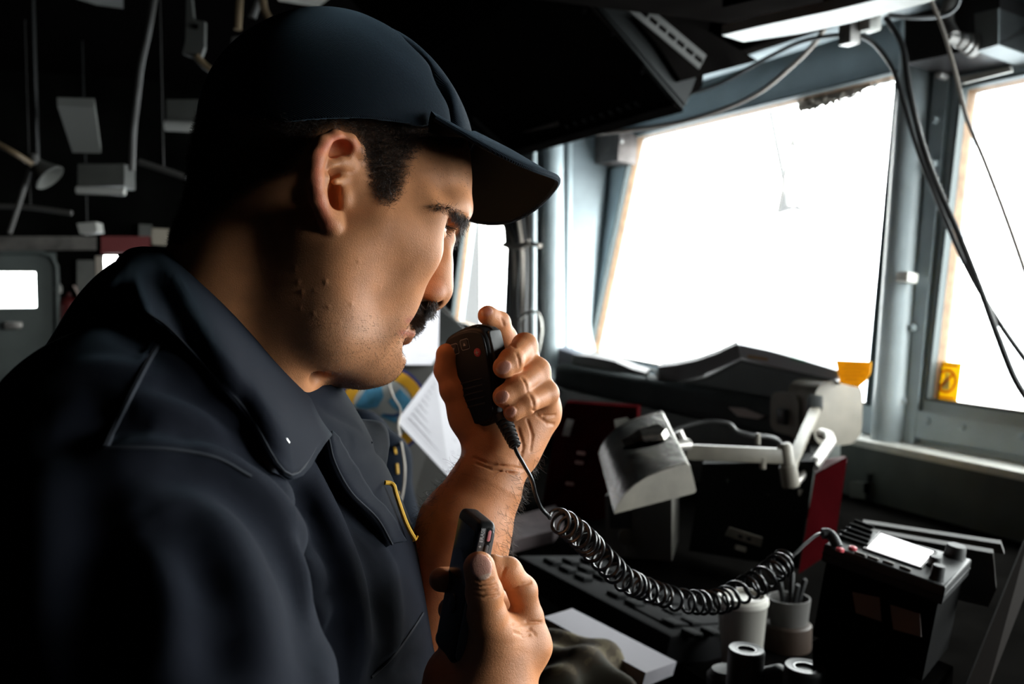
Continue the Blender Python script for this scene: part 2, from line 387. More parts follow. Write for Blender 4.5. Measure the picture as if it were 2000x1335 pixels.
XW, ZB, TILT = 2.10, 1.25, .158
WN = nrm([1, 0, -TILT]); WU = nrm([TILT, 0, 1.]); WY = np.array([0, 1., 0])
WO = np.array([XW, 0, ZB])
def onW(px, py, off=0.): return on_plane(px, py, WO-WN*off, WN)        # off: metres into the room
def Wp(y, z, off=0.):                                                   # point of the leaning wall at run y and height z
    return np.array([XW+(z-ZB)*TILT, y, z])-WN*off
def wq(pts, th=.07): return [(p_, th) for p_ in pts]
def Wyz(px, py): q = onW(px, py); return q[1], q[2]
W1 = [onW(*q) for q in [(914, 385), (1000, 368), (988, 662), (884, 625)]]
W2 = [onW(*q) for q in [(1240, 265), (1760, 137), (1700, 792), (1152, 688)]]
W3a = [onW(1881, 170), onW(1812, 782)]
slope_t = (W2[1][2]-W2[0][2])/(W2[1][1]-W2[0][1])
YN = .95
W3 = [W3a[0], Wp(YN+.04, W3a[0][2]), Wp(YN, W3a[1][2]), W3a[1]]
wall = MB()
def plate(mb_, pts, th=.07, off=0.): mb_.prism([np.asarray(p_)-WN*off for p_ in pts], WN*th)
ZT, ZS = 2.75, 1.10
plate(wall, [Wp(6.2, ZT), Wp(-1.6, ZT), Wp(-1.6, W3[0][2]), W3[0], W2[1], W2[0], W1[1], W1[0], Wp(6.2, W1[0][2])])
plate(wall, [Wp(6.2, ZS), Wp(-1.6, ZS), Wp(-1.6, W3[3][2]), W3[3], W2[2], W2[3], W1[2], W1[3], Wp(6.2, W1[3][2])])
plate(wall, [W1[0], W1[3], Wp(6.2, W1[3][2]), Wp(6.2, W1[0][2])])
plate(wall, [W1[1], W1[2], W2[3], W2[0]])
plate(wall, [W2[1], W2[2], W3[3], W3[0]])
W4 = [Wp(.80, W3[0][2]), Wp(-1.5, W3[0][2]), Wp(-1.5, W3[3][2]), Wp(.78, W3[3][2])]
plate(wall, [W3[1], W3[2], W4[3], W4[0]]); plate(wall, [W4[1], W4[2], Wp(-1.6, W3[3][2]), Wp(-1.6, W3[0][2])])
tag(wall.build('wall_right', M_wall), kind='structure')
b = MB(); b.box((XW+.06, 2.3, .5), np.eye(3), (.06, 3.9, .62)); tag(b.build('wall_right_lower', M_dgrey), kind='structure')
def window(n, Q, frame=.008):
    e = empty('window_%d' % n, (Q[3][0], (Q[2][1]+Q[3][1])/2, Q[3][2]), None, None); tag(e, kind='structure')
    Q = [np.asarray(q) for q in Q]; c = sum(Q)/4
    mb_ = MB(); 
    for i in range(4):
        a, b_ = Q[i], Q[(i+1) % 4]; ai, bi = a+(c-a)*.0+nrm(c-a)*frame*1.4, b_+nrm(c-b_)*frame*1.4
        mb_.prism([a-WN*.012, b_-WN*.012, bi-WN*.012, ai-WN*.012], WN*.02)
    mb_.build('window_seal', M_seal, e)
    mb_ = MB()
    for i in range(4):
        a, b_ = Q[i]+nrm(c-Q[i])*frame*1.3, Q[(i+1) % 4]+nrm(c-Q[(i+1) % 4])*frame*1.3; ai, bi = a+nrm(c-a)*frame*.45, b_+nrm(c-b_)*frame*.45
        mb_.prism([a+WN*.012, b_+WN*.012, bi+WN*.030, ai+WN*.030], WN*.012)
    mb_.build('fringe_line', M_tan, e)  # tan strips paint the blurred colour fringe along the bright glass
    mb_ = MB(); mb_.prism([q+WN*.035 for q in Q], WN*.006); mb_.build('pane', M_glass, e)
    a = (Q[0]-Q[1]); sx = abs(Q[0][1]-Q[1][1]); sy = np.linalg.norm(Q[0]-Q[3])
    p_ = portal(V(c+WN*.045), V(-WN), sx, sy); p_.name = 'window_portal'
    return e
window(1, W1); window(2, W2); window(3, W3); window(4, W4)
# ceiling, deck, other walls
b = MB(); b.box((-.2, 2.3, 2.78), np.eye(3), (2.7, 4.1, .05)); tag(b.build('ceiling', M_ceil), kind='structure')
b = MB(); b.box((-.2, 2.3, -.05), np.eye(3), (2.7, 4.1, .05)); tag(b.build('floor', M_floor), kind='structure')
b = MB(); b.box((-2.6, 2.3, 1.4), np.eye(3), (.05, 4.1, 1.4)); tag(b.build('wall_left', M_ceil), kind='structure')
b = MB(); b.box((-.2, -1.65, 1.4), np.eye(3), (2.7, .05, 1.4)); tag(b.build('wall_near', M_dark), kind='structure')
# back wall with openings
YB = 6.1
D1 = [onY(*q, YB) for q in [(-75, 531), (69, 530), (70, 600), (-75, 603)]]
W5 = [onY(*q, YB) for q in [(203, 499), (262, 500), (262, 582), (203, 582)]]
def bwall(x0, x1, z0, z1): wb.box(((x0+x1)/2, YB+.03, (z0+z1)/2), np.eye(3), (abs(x1-x0)/2, .03, abs(z1-z0)/2))
wb = MB(); dx0, dx1, dz1, dz0 = D1[0][0], D1[1][0], D1[0][2], D1[2][2]; ex0, ex1, ez1, ez0 = W5[0][0], W5[1][0], W5[0][2], W5[2][2]
dr0, dr1 = dx0-.22, onY(112, 560, YB)[0]; drz = onY(60, 492, YB)[2]
bwall(-2.6, dr0, 0, 2.8); bwall(dr0, dr1, drz, 2.8); bwall(dr1, ex0, 0, 2.8); bwall(ex0, ex1, 0, ez0); bwall(ex0, ex1, ez1, 2.8); bwall(ex1, 2.5, 0, 2.8)
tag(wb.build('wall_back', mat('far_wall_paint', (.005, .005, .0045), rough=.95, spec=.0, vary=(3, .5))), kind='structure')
de = empty('door_1', ((dr0+dr1)/2, YB, 0), None, None); tag(de, kind='structure')
wb = MB(); M_door = mat('green_grey_door', (.085, .10, .095), rough=.5, vary=(6, .15))
bwall(dr0, dx0, 0, drz); bwall(dx1, dr1, 0, drz); bwall(dx0, dx1, 0, dz0); bwall(dx0, dx1, dz1, drz); wb.build('door_leaf', M_door, de)
wb = MB(); wb.box((onY(26, 635, YB)[0], YB-.02, onY(26, 635, YB)[2]), np.eye(3), (.045, .02, .02), .008); wb.build('door_handle', M_metal, de, True)
wb = MB(); q = [onY(x_, y_, YB-.015) for x_, y_ in [(0, 493), (80, 493), (100, 500), (110, 520), (112, 560), (112, 720)]]; wb.tube(q, .014, 8); wb.build('door_rim', M_door, de, True)
wb = MB(); wb.box(((dx0+dx1)/2, YB+.05, (dz0+dz1)/2), np.eye(3), ((dx1-dx0)/2, .004, (dz1-dz0)/2)); wb.build('pane', M_glass, de)
we = empty('window_5', ((ex0+ex1)/2, YB, ez0), None, None); tag(we, kind='structure'); wb = MB(); wb.box(((ex0+ex1)/2, YB+.05, (ez0+ez1)/2), np.eye(3), ((ex1-ex0)/2, .004, (ez1-ez0)/2)); wb.build('pane', M_glass, we)
portal(((dx0+dx1)/2, YB+.06, (dz0+dz1)/2), (0, -1, 0), dx1-dx0, dz1-dz0)
# pillars and posts of the window wall
def trim(name, mb_, m, smooth=False): return tag(mb_.build(name, m, None, smooth), kind='structure')
b = MB(); a0, a1 = onW(1734, 870, .03), onW(1796, 30, .03); b.tube([a0, a1], .046, 28); trim('trim_1', b, M_pale, True)
b = MB(); b.prism([onW(1768, 866, .0), onW(1795, 868, .0), onW(1868, 100, .0), onW(1840, 100, .0)], -WN*.020); trim('trim_3', b, M_wall)
b = MB(); 
for (x_, y_) in [(1803, 212), (1829, 235), (1826, 320), (1771, 540), (1786, 640), (1768, 784), (1774, 545)]:
    c_ = onW(x_, y_, .022); b.lathe(c_, -WN, [(.0001, 0), (.011, 0), (.011, .010), (.007, .014), (.0001, .014)], 8)
tag(b.build('trim_4', M_pale, None, False), kind='structure')
b = MB(); b.box(onW(1771, 542, .06), [WY, WU, WN], (.022, .014, .02), .004); trim('trim_5', b, M_white, True)
# lower frame of the near window and its ledge
b = MB(); b.prism([onW(1790, 800, 0), onW(2100, 850, 0), onW(2100, 905, 0), onW(1772, 852, 0)], -WN*.018); trim('trim_6', b, M_wall)
b = MB(); 
for x_ in (1812, 1880, 1995): b.lathe(onW(x_, 800+(x_-1790)*.17+18, .018), -WN, [(.0001, 0), (.010, 0), (.010, .006), (.0001, .009)], 8)
tag(b.build('trim_7', M_wall), kind='structure')
XF, ZL = 1.985, 1.160
b = MB(); b.box(((XF+XW+.03)/2, 1.05, ZL-.012), np.eye(3), ((XW+.03-XF)/2, 1.05+.35, .012), .004); trim('trim_8', b, M_white, True)
b = MB(); b.box((XF+.012, 1.3, .58), np.eye(3), (.012, 1.8, .56)); tag(b.build('wall_console', M_panelg), kind='structure')
# pillar between the first two windows
b = MB(); b.tube([onW(1080, 220, .32), onW(1080, 745, .32)], .045, 24); trim('trim_9', b, M_pale, True)
b = MB(); b.prism([onW(1108, 225, .22), onW(1198, 250, .0), onW(1152, 700, .0), onW(1104, 722, .22)], WN*.04); trim('trim_10', b, mat('pale_reveal_paint', (.27, .31, .325), rough=.6, spec=.2, vary=(9, .12, 6), bump=[(20, .25, .008, 'noise')]))
b = MB(); b.tube([onW(1112, 225, .21), onW(1106, 722, .21)], .016, 14); trim('trim_11', b, M_pale, True)
b = MB(); b.tube([onW(1043, 200, .46), onW(1041, 760, .46)], .012, 14); tag(b.build('white_pipe', M_pale, None, True), 'thin pale pipe standing upright beside the small window', 'pipe')
# vertical cable bundle strapped to the pipe
cb = empty('cable_bundle', onW(1010, 740, .42), 'dark bundle of cables strapped to the pipe beside the small window', 'cable bundle')
b = MB(); b.prism([onW(*q, .41) for q in [(980, 400), (1032, 380), (1034, 720), (996, 720), (994, 500), (985, 470)]], WN*.02); b.build('backing_strip', mat('brown_black_strip', (.035, .030, .026), rough=.6), cb)
M_cab = mat('grey_cable', (.45, .40, .35), rough=.5); M_cabd = mat('dark_cable', (.03, .03, .03), rough=.4)
for k, pts in enumerate([[(968, 400), (985, 440), (1002, 480), (1006, 560), (1010, 640), (1010, 720)], [(985, 395), (1000, 440), (1012, 480), (1014, 520), (1010, 580), (1014, 650), (1018, 720)], [(1005, 390), (1014, 440), (1020, 490), (1022, 600), (1022, 720)], [(1018, 380), (1022, 440), (1028, 500), (1026, 620), (1026, 720)]]):
    b = MB(); b.tube(catmull([onW(*q, .435+.004*k) for q in pts], 5), .0095-.001*(k % 2), 8); b.build('cable', M_cab if k % 2 == 0 else M_cabd, cb, True)
b = MB(); b.tube(catmull([onW(985, 478, .455), onW(1010, 482, .475), (onW(1034, 474, .465))], 4), .013, 8); b.tube([onW(1034, 474, .46), onW(1055, 480, .47)], .009, 8); b.build('strap', M_cab, cb, True)
b = MB(); b.tube(catmull([onW(*q, .48) for q in [(1014, 625), (1030, 610), (1050, 612), (1058, 640), (1052, 680), (1040, 720)]], 6), .006, 8); tag(b.build('power_cord', M_white, None, True), 'thin white cord looping over the pale wall by the pipe', 'cord')
# tube added to catch window light as the bright band above the middle window
b = MB(); b.tube([Wp(4.2, 2.40, .12), Wp(-.4, 2.40, .12)], .085, 28); tag(b.build('bright_band_tube', M_pale, None, True), 'pale blue round tube added for the bright curved band over the middle window', 'duct')
# ================================================================== overhead gear by the windows
M_paperd = mat('old_paper', (.10, .075, .065), rough=.8, vary=(40, .2))
oc = empty('overhead_console', (1.3, 2.7, 2.05), 'black overhead console slanting down over the middle window, paper stuck on it', 'console')
sec = [(1.455, 2.050), (1.10, 2.335), (.72, 2.70), (.74, 2.74), (1.60, 2.74), (1.52, 2.10)]
b = MB(); b.prism([(x_, 2.19, z_) for x_, z_ in sec], (0, 1.13, 0)); b.build('housing', M_under, oc)
sl_ = nrm(np.array([.72-1.455, 0, 2.70-2.05])); sn = nrm(np.cross(sl_, [0, 1., 0])); sn = sn if sn[2] < 0 else -sn
def slope(px, py, off=.004): return on_plane(px, py, np.array([1.455, 0, 2.05])+sn*off, sn)
b = MB(); b.box(slope(1190, 100, .012)+np.array([0, -.02, 0])*0, [sl_, [0, 1., 0], sn], (.50, .004, .03)); 
A = np.array([1.462, 2.183, 2.045]); b2 = MB(); b2.prism([A, A+sl_*.62, A+sl_*.62+np.array([.055, 0, .045]), A+np.array([.030, 0, .07])], (0, -.006, 0)); b2.prism([A, A+sl_*.62, A+sl_*.62-sn*-.0, A+np.array([0, .0, 0])+sl_*.0+sn*.010], (0, .02, 0)); b2.build('end_flange', M_dgrey, oc)
b = MB(); b.prism([(1.462, 2.19, 2.052), (1.440, 2.19, 2.060), (1.432, 2.19, 2.045), (1.462, 2.19, 2.030)], (0, 1.13, 0)); b.build('lower_lip', M_under, oc)
for (x_, y_) in [(1195, 65), (1253, 140), (1140, 20)]: b = MB(); b.lathe(on_plane(x_, y_, (0, 2.176, 0), (0, 1, 0)), (0, -1, 0), [(.0001, 0), (.008, 0), (.006, .004), (.0001, .005)], 8); b.build('screw', M_ceil, oc)
for k in range(9):
    b = MB(); q = slope(1110+17*k, 247-5.6*k, .0); b.lathe(q, sn, [(.0001, 0), (.0105, 0), (.0105, .004), (.007, .006), (.0001, .006)], 10); b.build('rivet', M_dark, oc, True)
b = MB(); b.prism([slope(*q, .001) for q in [(950, 178), (1085, 158), (1093, 245), (1002, 262), (956, 215)]], sn*.002); b.build('taped_sheet', M_paperd, oc)
b = MB(); b.prism([slope(*q, .0035) for q in [(966, 185), (1000, 180), (1008, 240), (972, 220)]], sn*.001); b.build('sheet_panel', M_dark, oc)
b = MB(); b.prism([slope(*q, .001) for q in [(1050, 0), (1100, 0), (1210, 90), (1180, 105), (1112, 140), (1032, 80)]], sn*.002); b.build('faint_panel', mat('brown_patch', (.028, .020, .018), rough=.7), oc)  # larger faint panel, drawn as a plain brown sheet
b = MB(); a_ = slope(925, 228, .01); c_ = slope(1003, 300, .01); b.tube([a_, c_], .012, 8); b.build('edge_rod', M_dark, oc, True)
# second overhead cabinet nearer the lens
o2 = empty('overhead_cabinet', (1.4, 1.7, 2.2), 'dark overhead cabinet above the right window with a pale strip lamp under it', 'cabinet')
b = MB(); b.box((1.25, 1.23, 2.46), np.eye(3), (.38, .75, .26), .01); b.build('housing', M_under, o2, True)
b = MB(); b.box((1.665, 1.35, 2.46), np.eye(3), (.03, 1.15, .26), .01); tag(b.build('overhead_beam', M_under, None, True), 'dark beam under the ceiling between the overhead cabinet and the window header', 'beam')
b = MB(); b.prism([on_plane(*q, (0, 2.155, 0), (0, 1, 0)) for q in [(1240, 35), (1330, 30), (1480, 118), (1330, 158), (1290, 95)]], (0, .03, 0)); endb = b
def onC(px, py, z=2.195): return onZ(px, py, z)
sl = empty('strip_lamp', onC(1600, 40), 'long white strip lamp, unlit, fixed under the dark overhead cabinet', 'lamp')
b = MB(); p_ = [onZ(*q, 2.09) for q in [(1410, 69), (1452, 82), (1560, 66), (1660, 45), (1815, 4), (1900, -30), (1850, -40), (1760, -12), (1620, 22), (1480, 52)]]
b.prism(p_, (0, 0, .02)); b.build('diffuser', M_white, sl)
b = MB(); p2 = [P(1455, 86, 1.95), P(1560, 72, 1.86), P(1680, 48, 1.77), P(1840, 5, 1.65), P(1840, -10, 1.66), P(1600, 52, 1.84)]; b.prism([q_+np.array([0, 0, .055]) for q_ in p_[5:]+p_[:1]], (0, 0, .03)); b.box(sum(p_)/10+np.array([0, 0, .065]), np.eye(3), (.02, .02, .045)); b.build('lamp_housing', M_under, sl)
# slotted strut and rod
st_ = empty('slotted_strut', on_plane(1300, 60, (0, 2.08, 0), (0, 1, 0)), 'grey slotted metal strut slanting down between the overhead consoles', 'strut')
f0 = on_plane(1212, -12, (0, 2.08, 0), (0, 1, 0)); f1 = on_plane(1372, 122, (0, 2.08, 0), (0, 1, 0)); du = nrm(f1-f0); L_ = np.linalg.norm(f1-f0); dv = nrm(np.cross(du, [0, 1., 0])); Wd = .020
bm = bmesh.new()
def strut_mesh():
    vs = []; fs = []; n = 9; step = L_/n; b_ = MB()
    for k in range(n):
        a, c, h, g = k*step, (k+1)*step, .006, .012
        m0 = (a+c)/2
        for (u0, u1, v0, v1) in [(a, m0-g, -Wd, Wd), (m0+g, c, -Wd, Wd), (m0-g, m0+g, h, Wd), (m0-g, m0+g, -Wd, -h)]:
            b_.box(f0+du*(u0+u1)/2+dv*(v0+v1)/2, [du, dv, [0, 1., 0]], ((u1-u0)/2, (v1-v0)/2, .002))
    b_.box(f0+du*L_/2+dv*Wd+np.array([0, .012, 0]), [du, dv, [0, 1., 0]], (L_/2, .002, .012))
    return b_
bm.free(); endb.build('end_bracket', M_under, st_); strut_mesh().build('slotted_strip', mat('dim_strut', (.16, .155, .145), rough=.5, metal=.3), st_)
b = MB(); b.tube([on_plane(1310, 65, (0, 2.2, 0), (0, 1, 0)), on_plane(1287, 97, (0, 2.2, 0), (0, 1, 0))], .011, 12); b.build('bolt_rod', M_metal, st_, True)
b = MB(); a_ = on_plane(1198, -8, (0, 2.3, 0), (0, 1, 0)); c_ = on_plane(1262, 4, (0, 2.3, 0), (0, 1, 0)); pts = [a_+(c_-a_)*t_ for t_ in np.linspace(0, 1, 25)]; b.tube(pts, [.030+.004*(i % 2) for i in range(25)], 14); tag(b.build('corrugated_hose', M_dgrey, None, True), 'short grey corrugated hose beside the top of the slotted strut', 'hose')
# junction boxes on the wall
jb = empty('junction_box', onW(1205, 330, .06), 'small brown metal box on the wall at the corner of the middle window', 'junction box')
b = MB(); b.prism([onW(*q, 0) for q in [(1178, 268), (1246, 262), (1242, 322), (1182, 330)]], -WN*.09); b.build('housing', mat('brown_metal', (.10, .085, .08), rough=.45, metal=.3, vary=(30, .3)), jb)
b = MB(); a_ = onW(1178, 285, .07); b.lathe(a_, nrm(onW(1150, 283, .07)-a_), [(.016, -.01), (.018, 0), (.018, .012), (.013, .014), (.013, .03), (.010, .034), (.010, .06)], 14); b.build('cable_gland', M_tan, jb, True)
b = MB(); b.lathe(onW(1216, 276, .09), -WN, [(.0001, 0), (.009, 0), (.009, .01), (.0001, .012)], 8); b.build('bolt', M_metal, jb)
hb = empty('heater_box', onW(1930, 160, .16), 'black metal box with a round connector above the right window', 'control box')
b = MB(); b.prism([onW(*q, .0) for q in [(1850, 60), (2040, 20), (2040, 118), (1850, 152)]], -WN*.16); b.build('housing', mat('black_box_paint', (.020, .018, .018), rough=.4), hb)
b = MB(); b.prism([onW(*q, .155) for q in [(1878, 152), (1975, 130), (1980, 140), (1884, 164)]], -WN*.006); b.build('name_plate', M_white, hb)
b = MB(); b.prism([onW(*q, .0) for q in [(1992, 60), (2040, 50), (2040, 120), (1996, 132)]], -WN*.165); b.build('end_cover', mat('pale_cover', (.22, .24, .24), rough=.5), hb)
b = MB(); q0 = onW(1900, 88, .16); dd = nrm(onW(1858, 72, .22)-q0); b.lathe(q0, dd, [(.030, -.01), (.030, .006), (.024, .008), (.026, .020), (.021, .022), (.021, .04), (.017, .045), (.017, .07), (.0001, .07)], 18); b.build('connector', M_metal, hb, True)
b = MB(); b.tube(catmull([onW(1862, 72, .22), onW(1848, 40, .22), onW(1856, 5, .22), onW(1870, -30, .2)], 5), .018, 12); b.build('connector_elbow', M_metal, hb, True)
b = MB(); b.lathe(onW(1848, 150, .03), -WN, [(.0001, 0), (.012, 0), (.012, .03), (.0001, .035)], 8); b.build('mounting_bolt', M_metal, hb)
# cables hanging across the windows
def cable(name, pts, r, m, label, zs=None):
    b_ = MB(); b_.tube(catmull([P(*q) for q in pts], 8), r, 8); o_ = b_.build(name, m, None, True); return tag(o_, label, 'cable')
cable('hanging_cable', [(1295, 196, 2.75), (1400, 165, 2.62), (1500, 112, 2.5), (1570, 80, 2.42), (1650, 68, 2.34), (1700, 80, 2.3), (1742, 132, 2.26), (1765, 200, 2.22), (1792, 290, 2.18), (1835, 400, 2.12), (1885, 515, 2.05), (1945, 620, 1.98), (2010, 712, 1.92), (2060, 770, 1.9)], .0055, M_cabd, 'black cable drooping from the wall header past the post, leftmost where it falls')
cable('hanging_cable', [(1730, 34, 2.25), (1762, 88, 2.22), (1775, 170, 2.18), (1795, 260, 2.15), (1825, 350, 2.1), (1870, 452, 2.05), (1915, 565, 1.98), (1950, 660, 1.92), (1985, 745, 1.88), (2030, 810, 1.86)], .0068, M_cabd, 'thicker black cable falling from the clips in front of the post')
cable('hanging_cable', [(1812, -15, 2.0), (1842, 60, 1.98), (1868, 150, 1.95), (1888, 230, 1.92), (1925, 320, 1.88), (1965, 425, 1.84), (2000, 525, 1.8), (2030, 620, 1.8)], .0040, M_cab, 'thin grey cable crossing the upper corner of the right window')
cable('header_cable', [(1150, 262, 3.2), (1230, 254, 3.05), (1320, 240, 2.9), (1400, 218, 2.78), (1480, 182, 2.66), (1545, 130, 2.56), (1590, 85, 2.5), (1615, 48, 2.46)], .0065, mat('beige_cable', (.42, .36, .31), rough=.5), 'beige cable sagging along the wall header above the middle window')
cable('header_cable', [(1735, 30, 2.2), (1790, 34, 2.2), (1840, 30, 2.2), (1868, 12, 2.18), (1875, -20, 2.16)], .0055, M_cabd, 'short black cable looping toward the connector of the black box')
for i, (x_, y_, z_, w_, h_, m_) in enumerate([(1659, 62, 2.3, .016, .030, M_metal), (1698, 46, 2.28, .018, .018, M_white)]):
    b = MB(); b.box(P(x_, y_, z_), np.eye(3), (w_, .02, h_), .004); b.box(P(x_, y_-32, z_), np.eye(3), (w_*1.5, .02, .02), .003); tag(b.build('cable_clip', m_, None, True), ['long metal cable clip hanging under the header', 'short pale cable clip beside the long one'][i], 'clip')
# wiper and scraped patch outside the middle window
wp = empty('window_wiper', onW(1540, 200, -.15), 'thin wiper with linkage hanging outside the middle window', 'wiper')
M_wip = mat('wiper_grey', (.012, .010, .008), rough=.5)
def out(px, py, off=.16): return onW(px, py, -off)
b = MB(); b.tube([out(1502, 205), out(1531, 352), out(1526, 405)], .010, 8); b.tube([out(1527, 200), out(1548, 258), out(1560, 340), out(1557, 405)], .007, 8); b.build('wiper_arms', M_wip, wp, True)
b = MB(); b.prism([out(1527, 370), out(1534, 375), out(1536, 400), out(1562, 402), out(1564, 413), out(1545, 408), (out(1520, 416))], WN*.01); b.build('wiper_joint', M_wip, wp)
b = MB(); b.tube([out(1550, 258, .15), out(1518, 420, .15), out(1481, 590, .15)], .0060, 8); b.build('wiper_blade', mat('tan_blade', (.045, .030, .012), rough=.5), wp, True)
b = MB()
rs_ = random.Random(3)
for k in range(420):
    t_ = rs_.random()**1.0; cx, cy = 1562+t_*185, 208-t_*52; n_ = rs_.uniform(-1, 1)*(16-5*t_); r_ = rs_.uniform(.003, .008)*(1.15-.75*t_)
    q = onW(cx+rs_.uniform(-3, 3), cy+n_, -.031); b.lathe(q, -WN, [(r_, 0), (r_*.8, .002), (.0001, .0025)], 7)
b.prism([onW(*q, -.031) for q in [(1560, 199), (1600, 188), (1660, 172), (1700, 162), (1700, 170), (1660, 189), (1600, 208), (1562, 219), (1557, 210)]], -WN*.0015)
tag(b.build('grime_patch', thin('grey_grime', (.38, .36, .33), .45), None), 'grey streak of grime along the top edge of the middle window', 'grime', kind='stuff')
# ================================================================== dim far side of the bridge
M_pan = mat('grey_lamp_panel', (.10, .10, .09), rough=.5, vary=(12, .15)); M_pan2 = mat('pale_lamp_edge', (.55, .54, .50), rough=.4)
M_rod = mat('grey_rod', (.075, .07, .065), rough=.5); M_tanr = mat('tan_rod', (.20, .14, .08), rough=.5)
def panel(name, pts, th, m, label, cat, z=None, parent=None):
    b_ = MB(); b_.prism([P(*q) for q in pts], np.array(th)); o_ = b_.build(name, m, parent)
    return tag(o_, label, cat) if label else o_
panel('ceiling_panel', [(112, 207, 3.5), (185, 209, 3.5), (197, 299, 3.9), (142, 298, 3.9)], (0, 0, .03), mat('bright_panel', (.34, .34, .31), rough=.4), 'pale grey slanted lamp cover under the dark ceiling, largest on the far side', 'lamp')
def fixture(x0, y0, x1, y1, z, edge, label):
    e = empty('ceiling_lamp', P((x0+x1)/2, y1, z), label, 'lamp')
    b_ = MB(); b_.prism([P(x0, y0, z), P(x1, y0, z), P(x1, y1-edge, z), P(x0, y1-edge, z)], Fw*.12); b_.build('housing', M_pan, e)
    b_ = MB(); b_.tube([P(x0-1, y1-edge/2, z-.02), P(x1+1, y1-edge/2+3, z-.02)], edge/2*z/F, 10); b_.build('lamp_tube', M_pan2, e, True); return e
fixture(152, 320, 243, 379, 4.2, 16, 'boxy unlit ceiling lamp with a pale tube along its lower edge, under the slanted cover')
fixture(325, 194, 392, 256, 3.8, 22, 'unlit ceiling lamp with a pale tube just behind the cap')
panel('ceiling_panel', [(130, -8, 3.2), (241, -8, 3.2), (241, 17, 3.4), (190, 10, 3.4)], (0, 0, .03), M_pan, 'grey panel cut by the top of the picture above the slanted lamp cover', 'panel')
panel('ceiling_panel', [(540, -8, 3.0), (650, -8, 3.0), (622, 14, 3.2), (545, 2, 3.2)], (0, 0, .03), M_white, 'white lamp cover just above the top of the cap', 'lamp')
panel('indicator_box', [(150, 436, 4.8), (187, 433, 4.8), (190, 452, 4.8), (156, 456, 4.8)], Fw*.08, M_pan2, 'small pale box low under the dark ceiling above the far door', 'box')
b = MB(); q_ = P(170, 434, 4.78); b.tube([q_, np.array([q_[0], q_[1], 2.735])], .004, 6); b.build('hanger_rod', M_dark, bpy.data.objects['indicator_box'], True)
def rod(name, pts, r, m, label, cat='pipe', n=8, parent=None):
    b_ = MB(); b_.tube(catmull([P(*q) for q in pts], 4), r, n)
    mid = P(*pts[len(pts)//2]); 
    if label and min(q[1] for q in pts) > 0: b_.tube([mid, np.array([mid[0], mid[1], 2.735])], .0015, 6)    # hanger
    o_ = b_.build(name, m, parent, True); return tag(o_, label, cat) if label else o_
rod('conduit', [(302, -10, 3.2), (290, 60, 3.2), (276, 122, 3.25), (268, 190, 3.3), (260, 260, 3.3), (257, 332, 3.35)], .011, M_rod, 'long bent grey conduit hanging down from the ceiling left of the cap')
rod('conduit', [(272, 316, 3.6), (320, 332, 3.6), (366, 348, 3.6)], .012, M_rod, 'short grey conduit sloping toward the back of the cap')
rod('conduit', [(-10, 402, 4.4), (60, 405, 4.4), (140, 416, 4.4)], .012, M_rod, 'thin brownish pipe running level below the round lamp')
rod('conduit', [(468, -8, 3.0), (466, 25, 3.0), (464, 58, 3.0)], .012, M_tanr, 'pale vertical tube ending above the cap')
rod('conduit', [(512, -8, 3.0), (516, 18, 3.0), (528, 40, 3.0)], .012, M_tanr, 'pale curved tube just behind the crown of the cap')
rod('conduit', [(508, -8, 3.2), (500, 12, 3.2), (492, 34, 3.2)], .014, M_rod, 'darker curved tube left of the pale curved one')
e = empty('round_lamp', P(80, 345, 3.7), 'unlit round lamp with a grey cone shade at the far left', 'lamp')
rod('lamp_arm', [(-10, 278, 3.6), (30, 300, 3.6), (62, 320, 3.66)], .010, M_tanr, None, parent=e)
rod('lamp_arm', [(58, 330, 3.7), (38, 395, 3.7), (18, 455, 3.7)], .010, M_rod, None, parent=e)
b = MB(); b.tube([P(72, 310, 3.7), np.array([*P(72, 310, 3.7)[:2], 2.735])], .010, 8); b.build('stem', M_dark, e, True)
b = MB(); b.lathe(P(70, 318, 3.7), nrm(P(100, 350, 3.7)-P(70, 318, 3.7)), [(.018, -.02), (.022, 0), (.035, .03), (.060, .075), (.058, .078), (.0001, .05)], 24); b.build('lamp_shade', M_pan, e, True)
b = MB(); b.lathe(P(66, 312, 3.68), Up, [(.0001, -.02), (.018, -.018), (.02, 0), (.016, .02), (.0001, .022)], 16); b.build('lamp_body', M_rod, e, True)
e = empty('hanging_bracket', P(378, 110, 3.0), 'pale metal bracket hanging from the ceiling with a tan tube below', 'bracket')
b = MB(); b.prism([P(*q, 3.0) for q in [(364, -5), (374, -5), (378, 38), (400, 42), (399, 92), (392, 112), (370, 110), (356, 104), (362, 80)]], Fw*.02); b.build('bracket_plate', M_pan, e)
b = MB(); b.lathe(P(382, 52, 2.995), -Fw, [(.0001, 0), (.009, 0), (.009, .002), (.0001, .003)], 12); b.build('bolt_hole', M_ceil, e)
b = MB(); b.tube(catmull([P(384, 110, 3.0), P(400, 128, 3.0), P(422, 143, 3.0)], 4), .011, 8); b.build('tube_end', M_tanr, e, True)
panel('ceiling_box', [(452, 72, 3.1), (490, 68, 3.1), (470, 140, 3.1), (448, 138, 3.1)], Fw*.05, M_rod, 'grey box half hidden behind the crown of the cap', 'box')
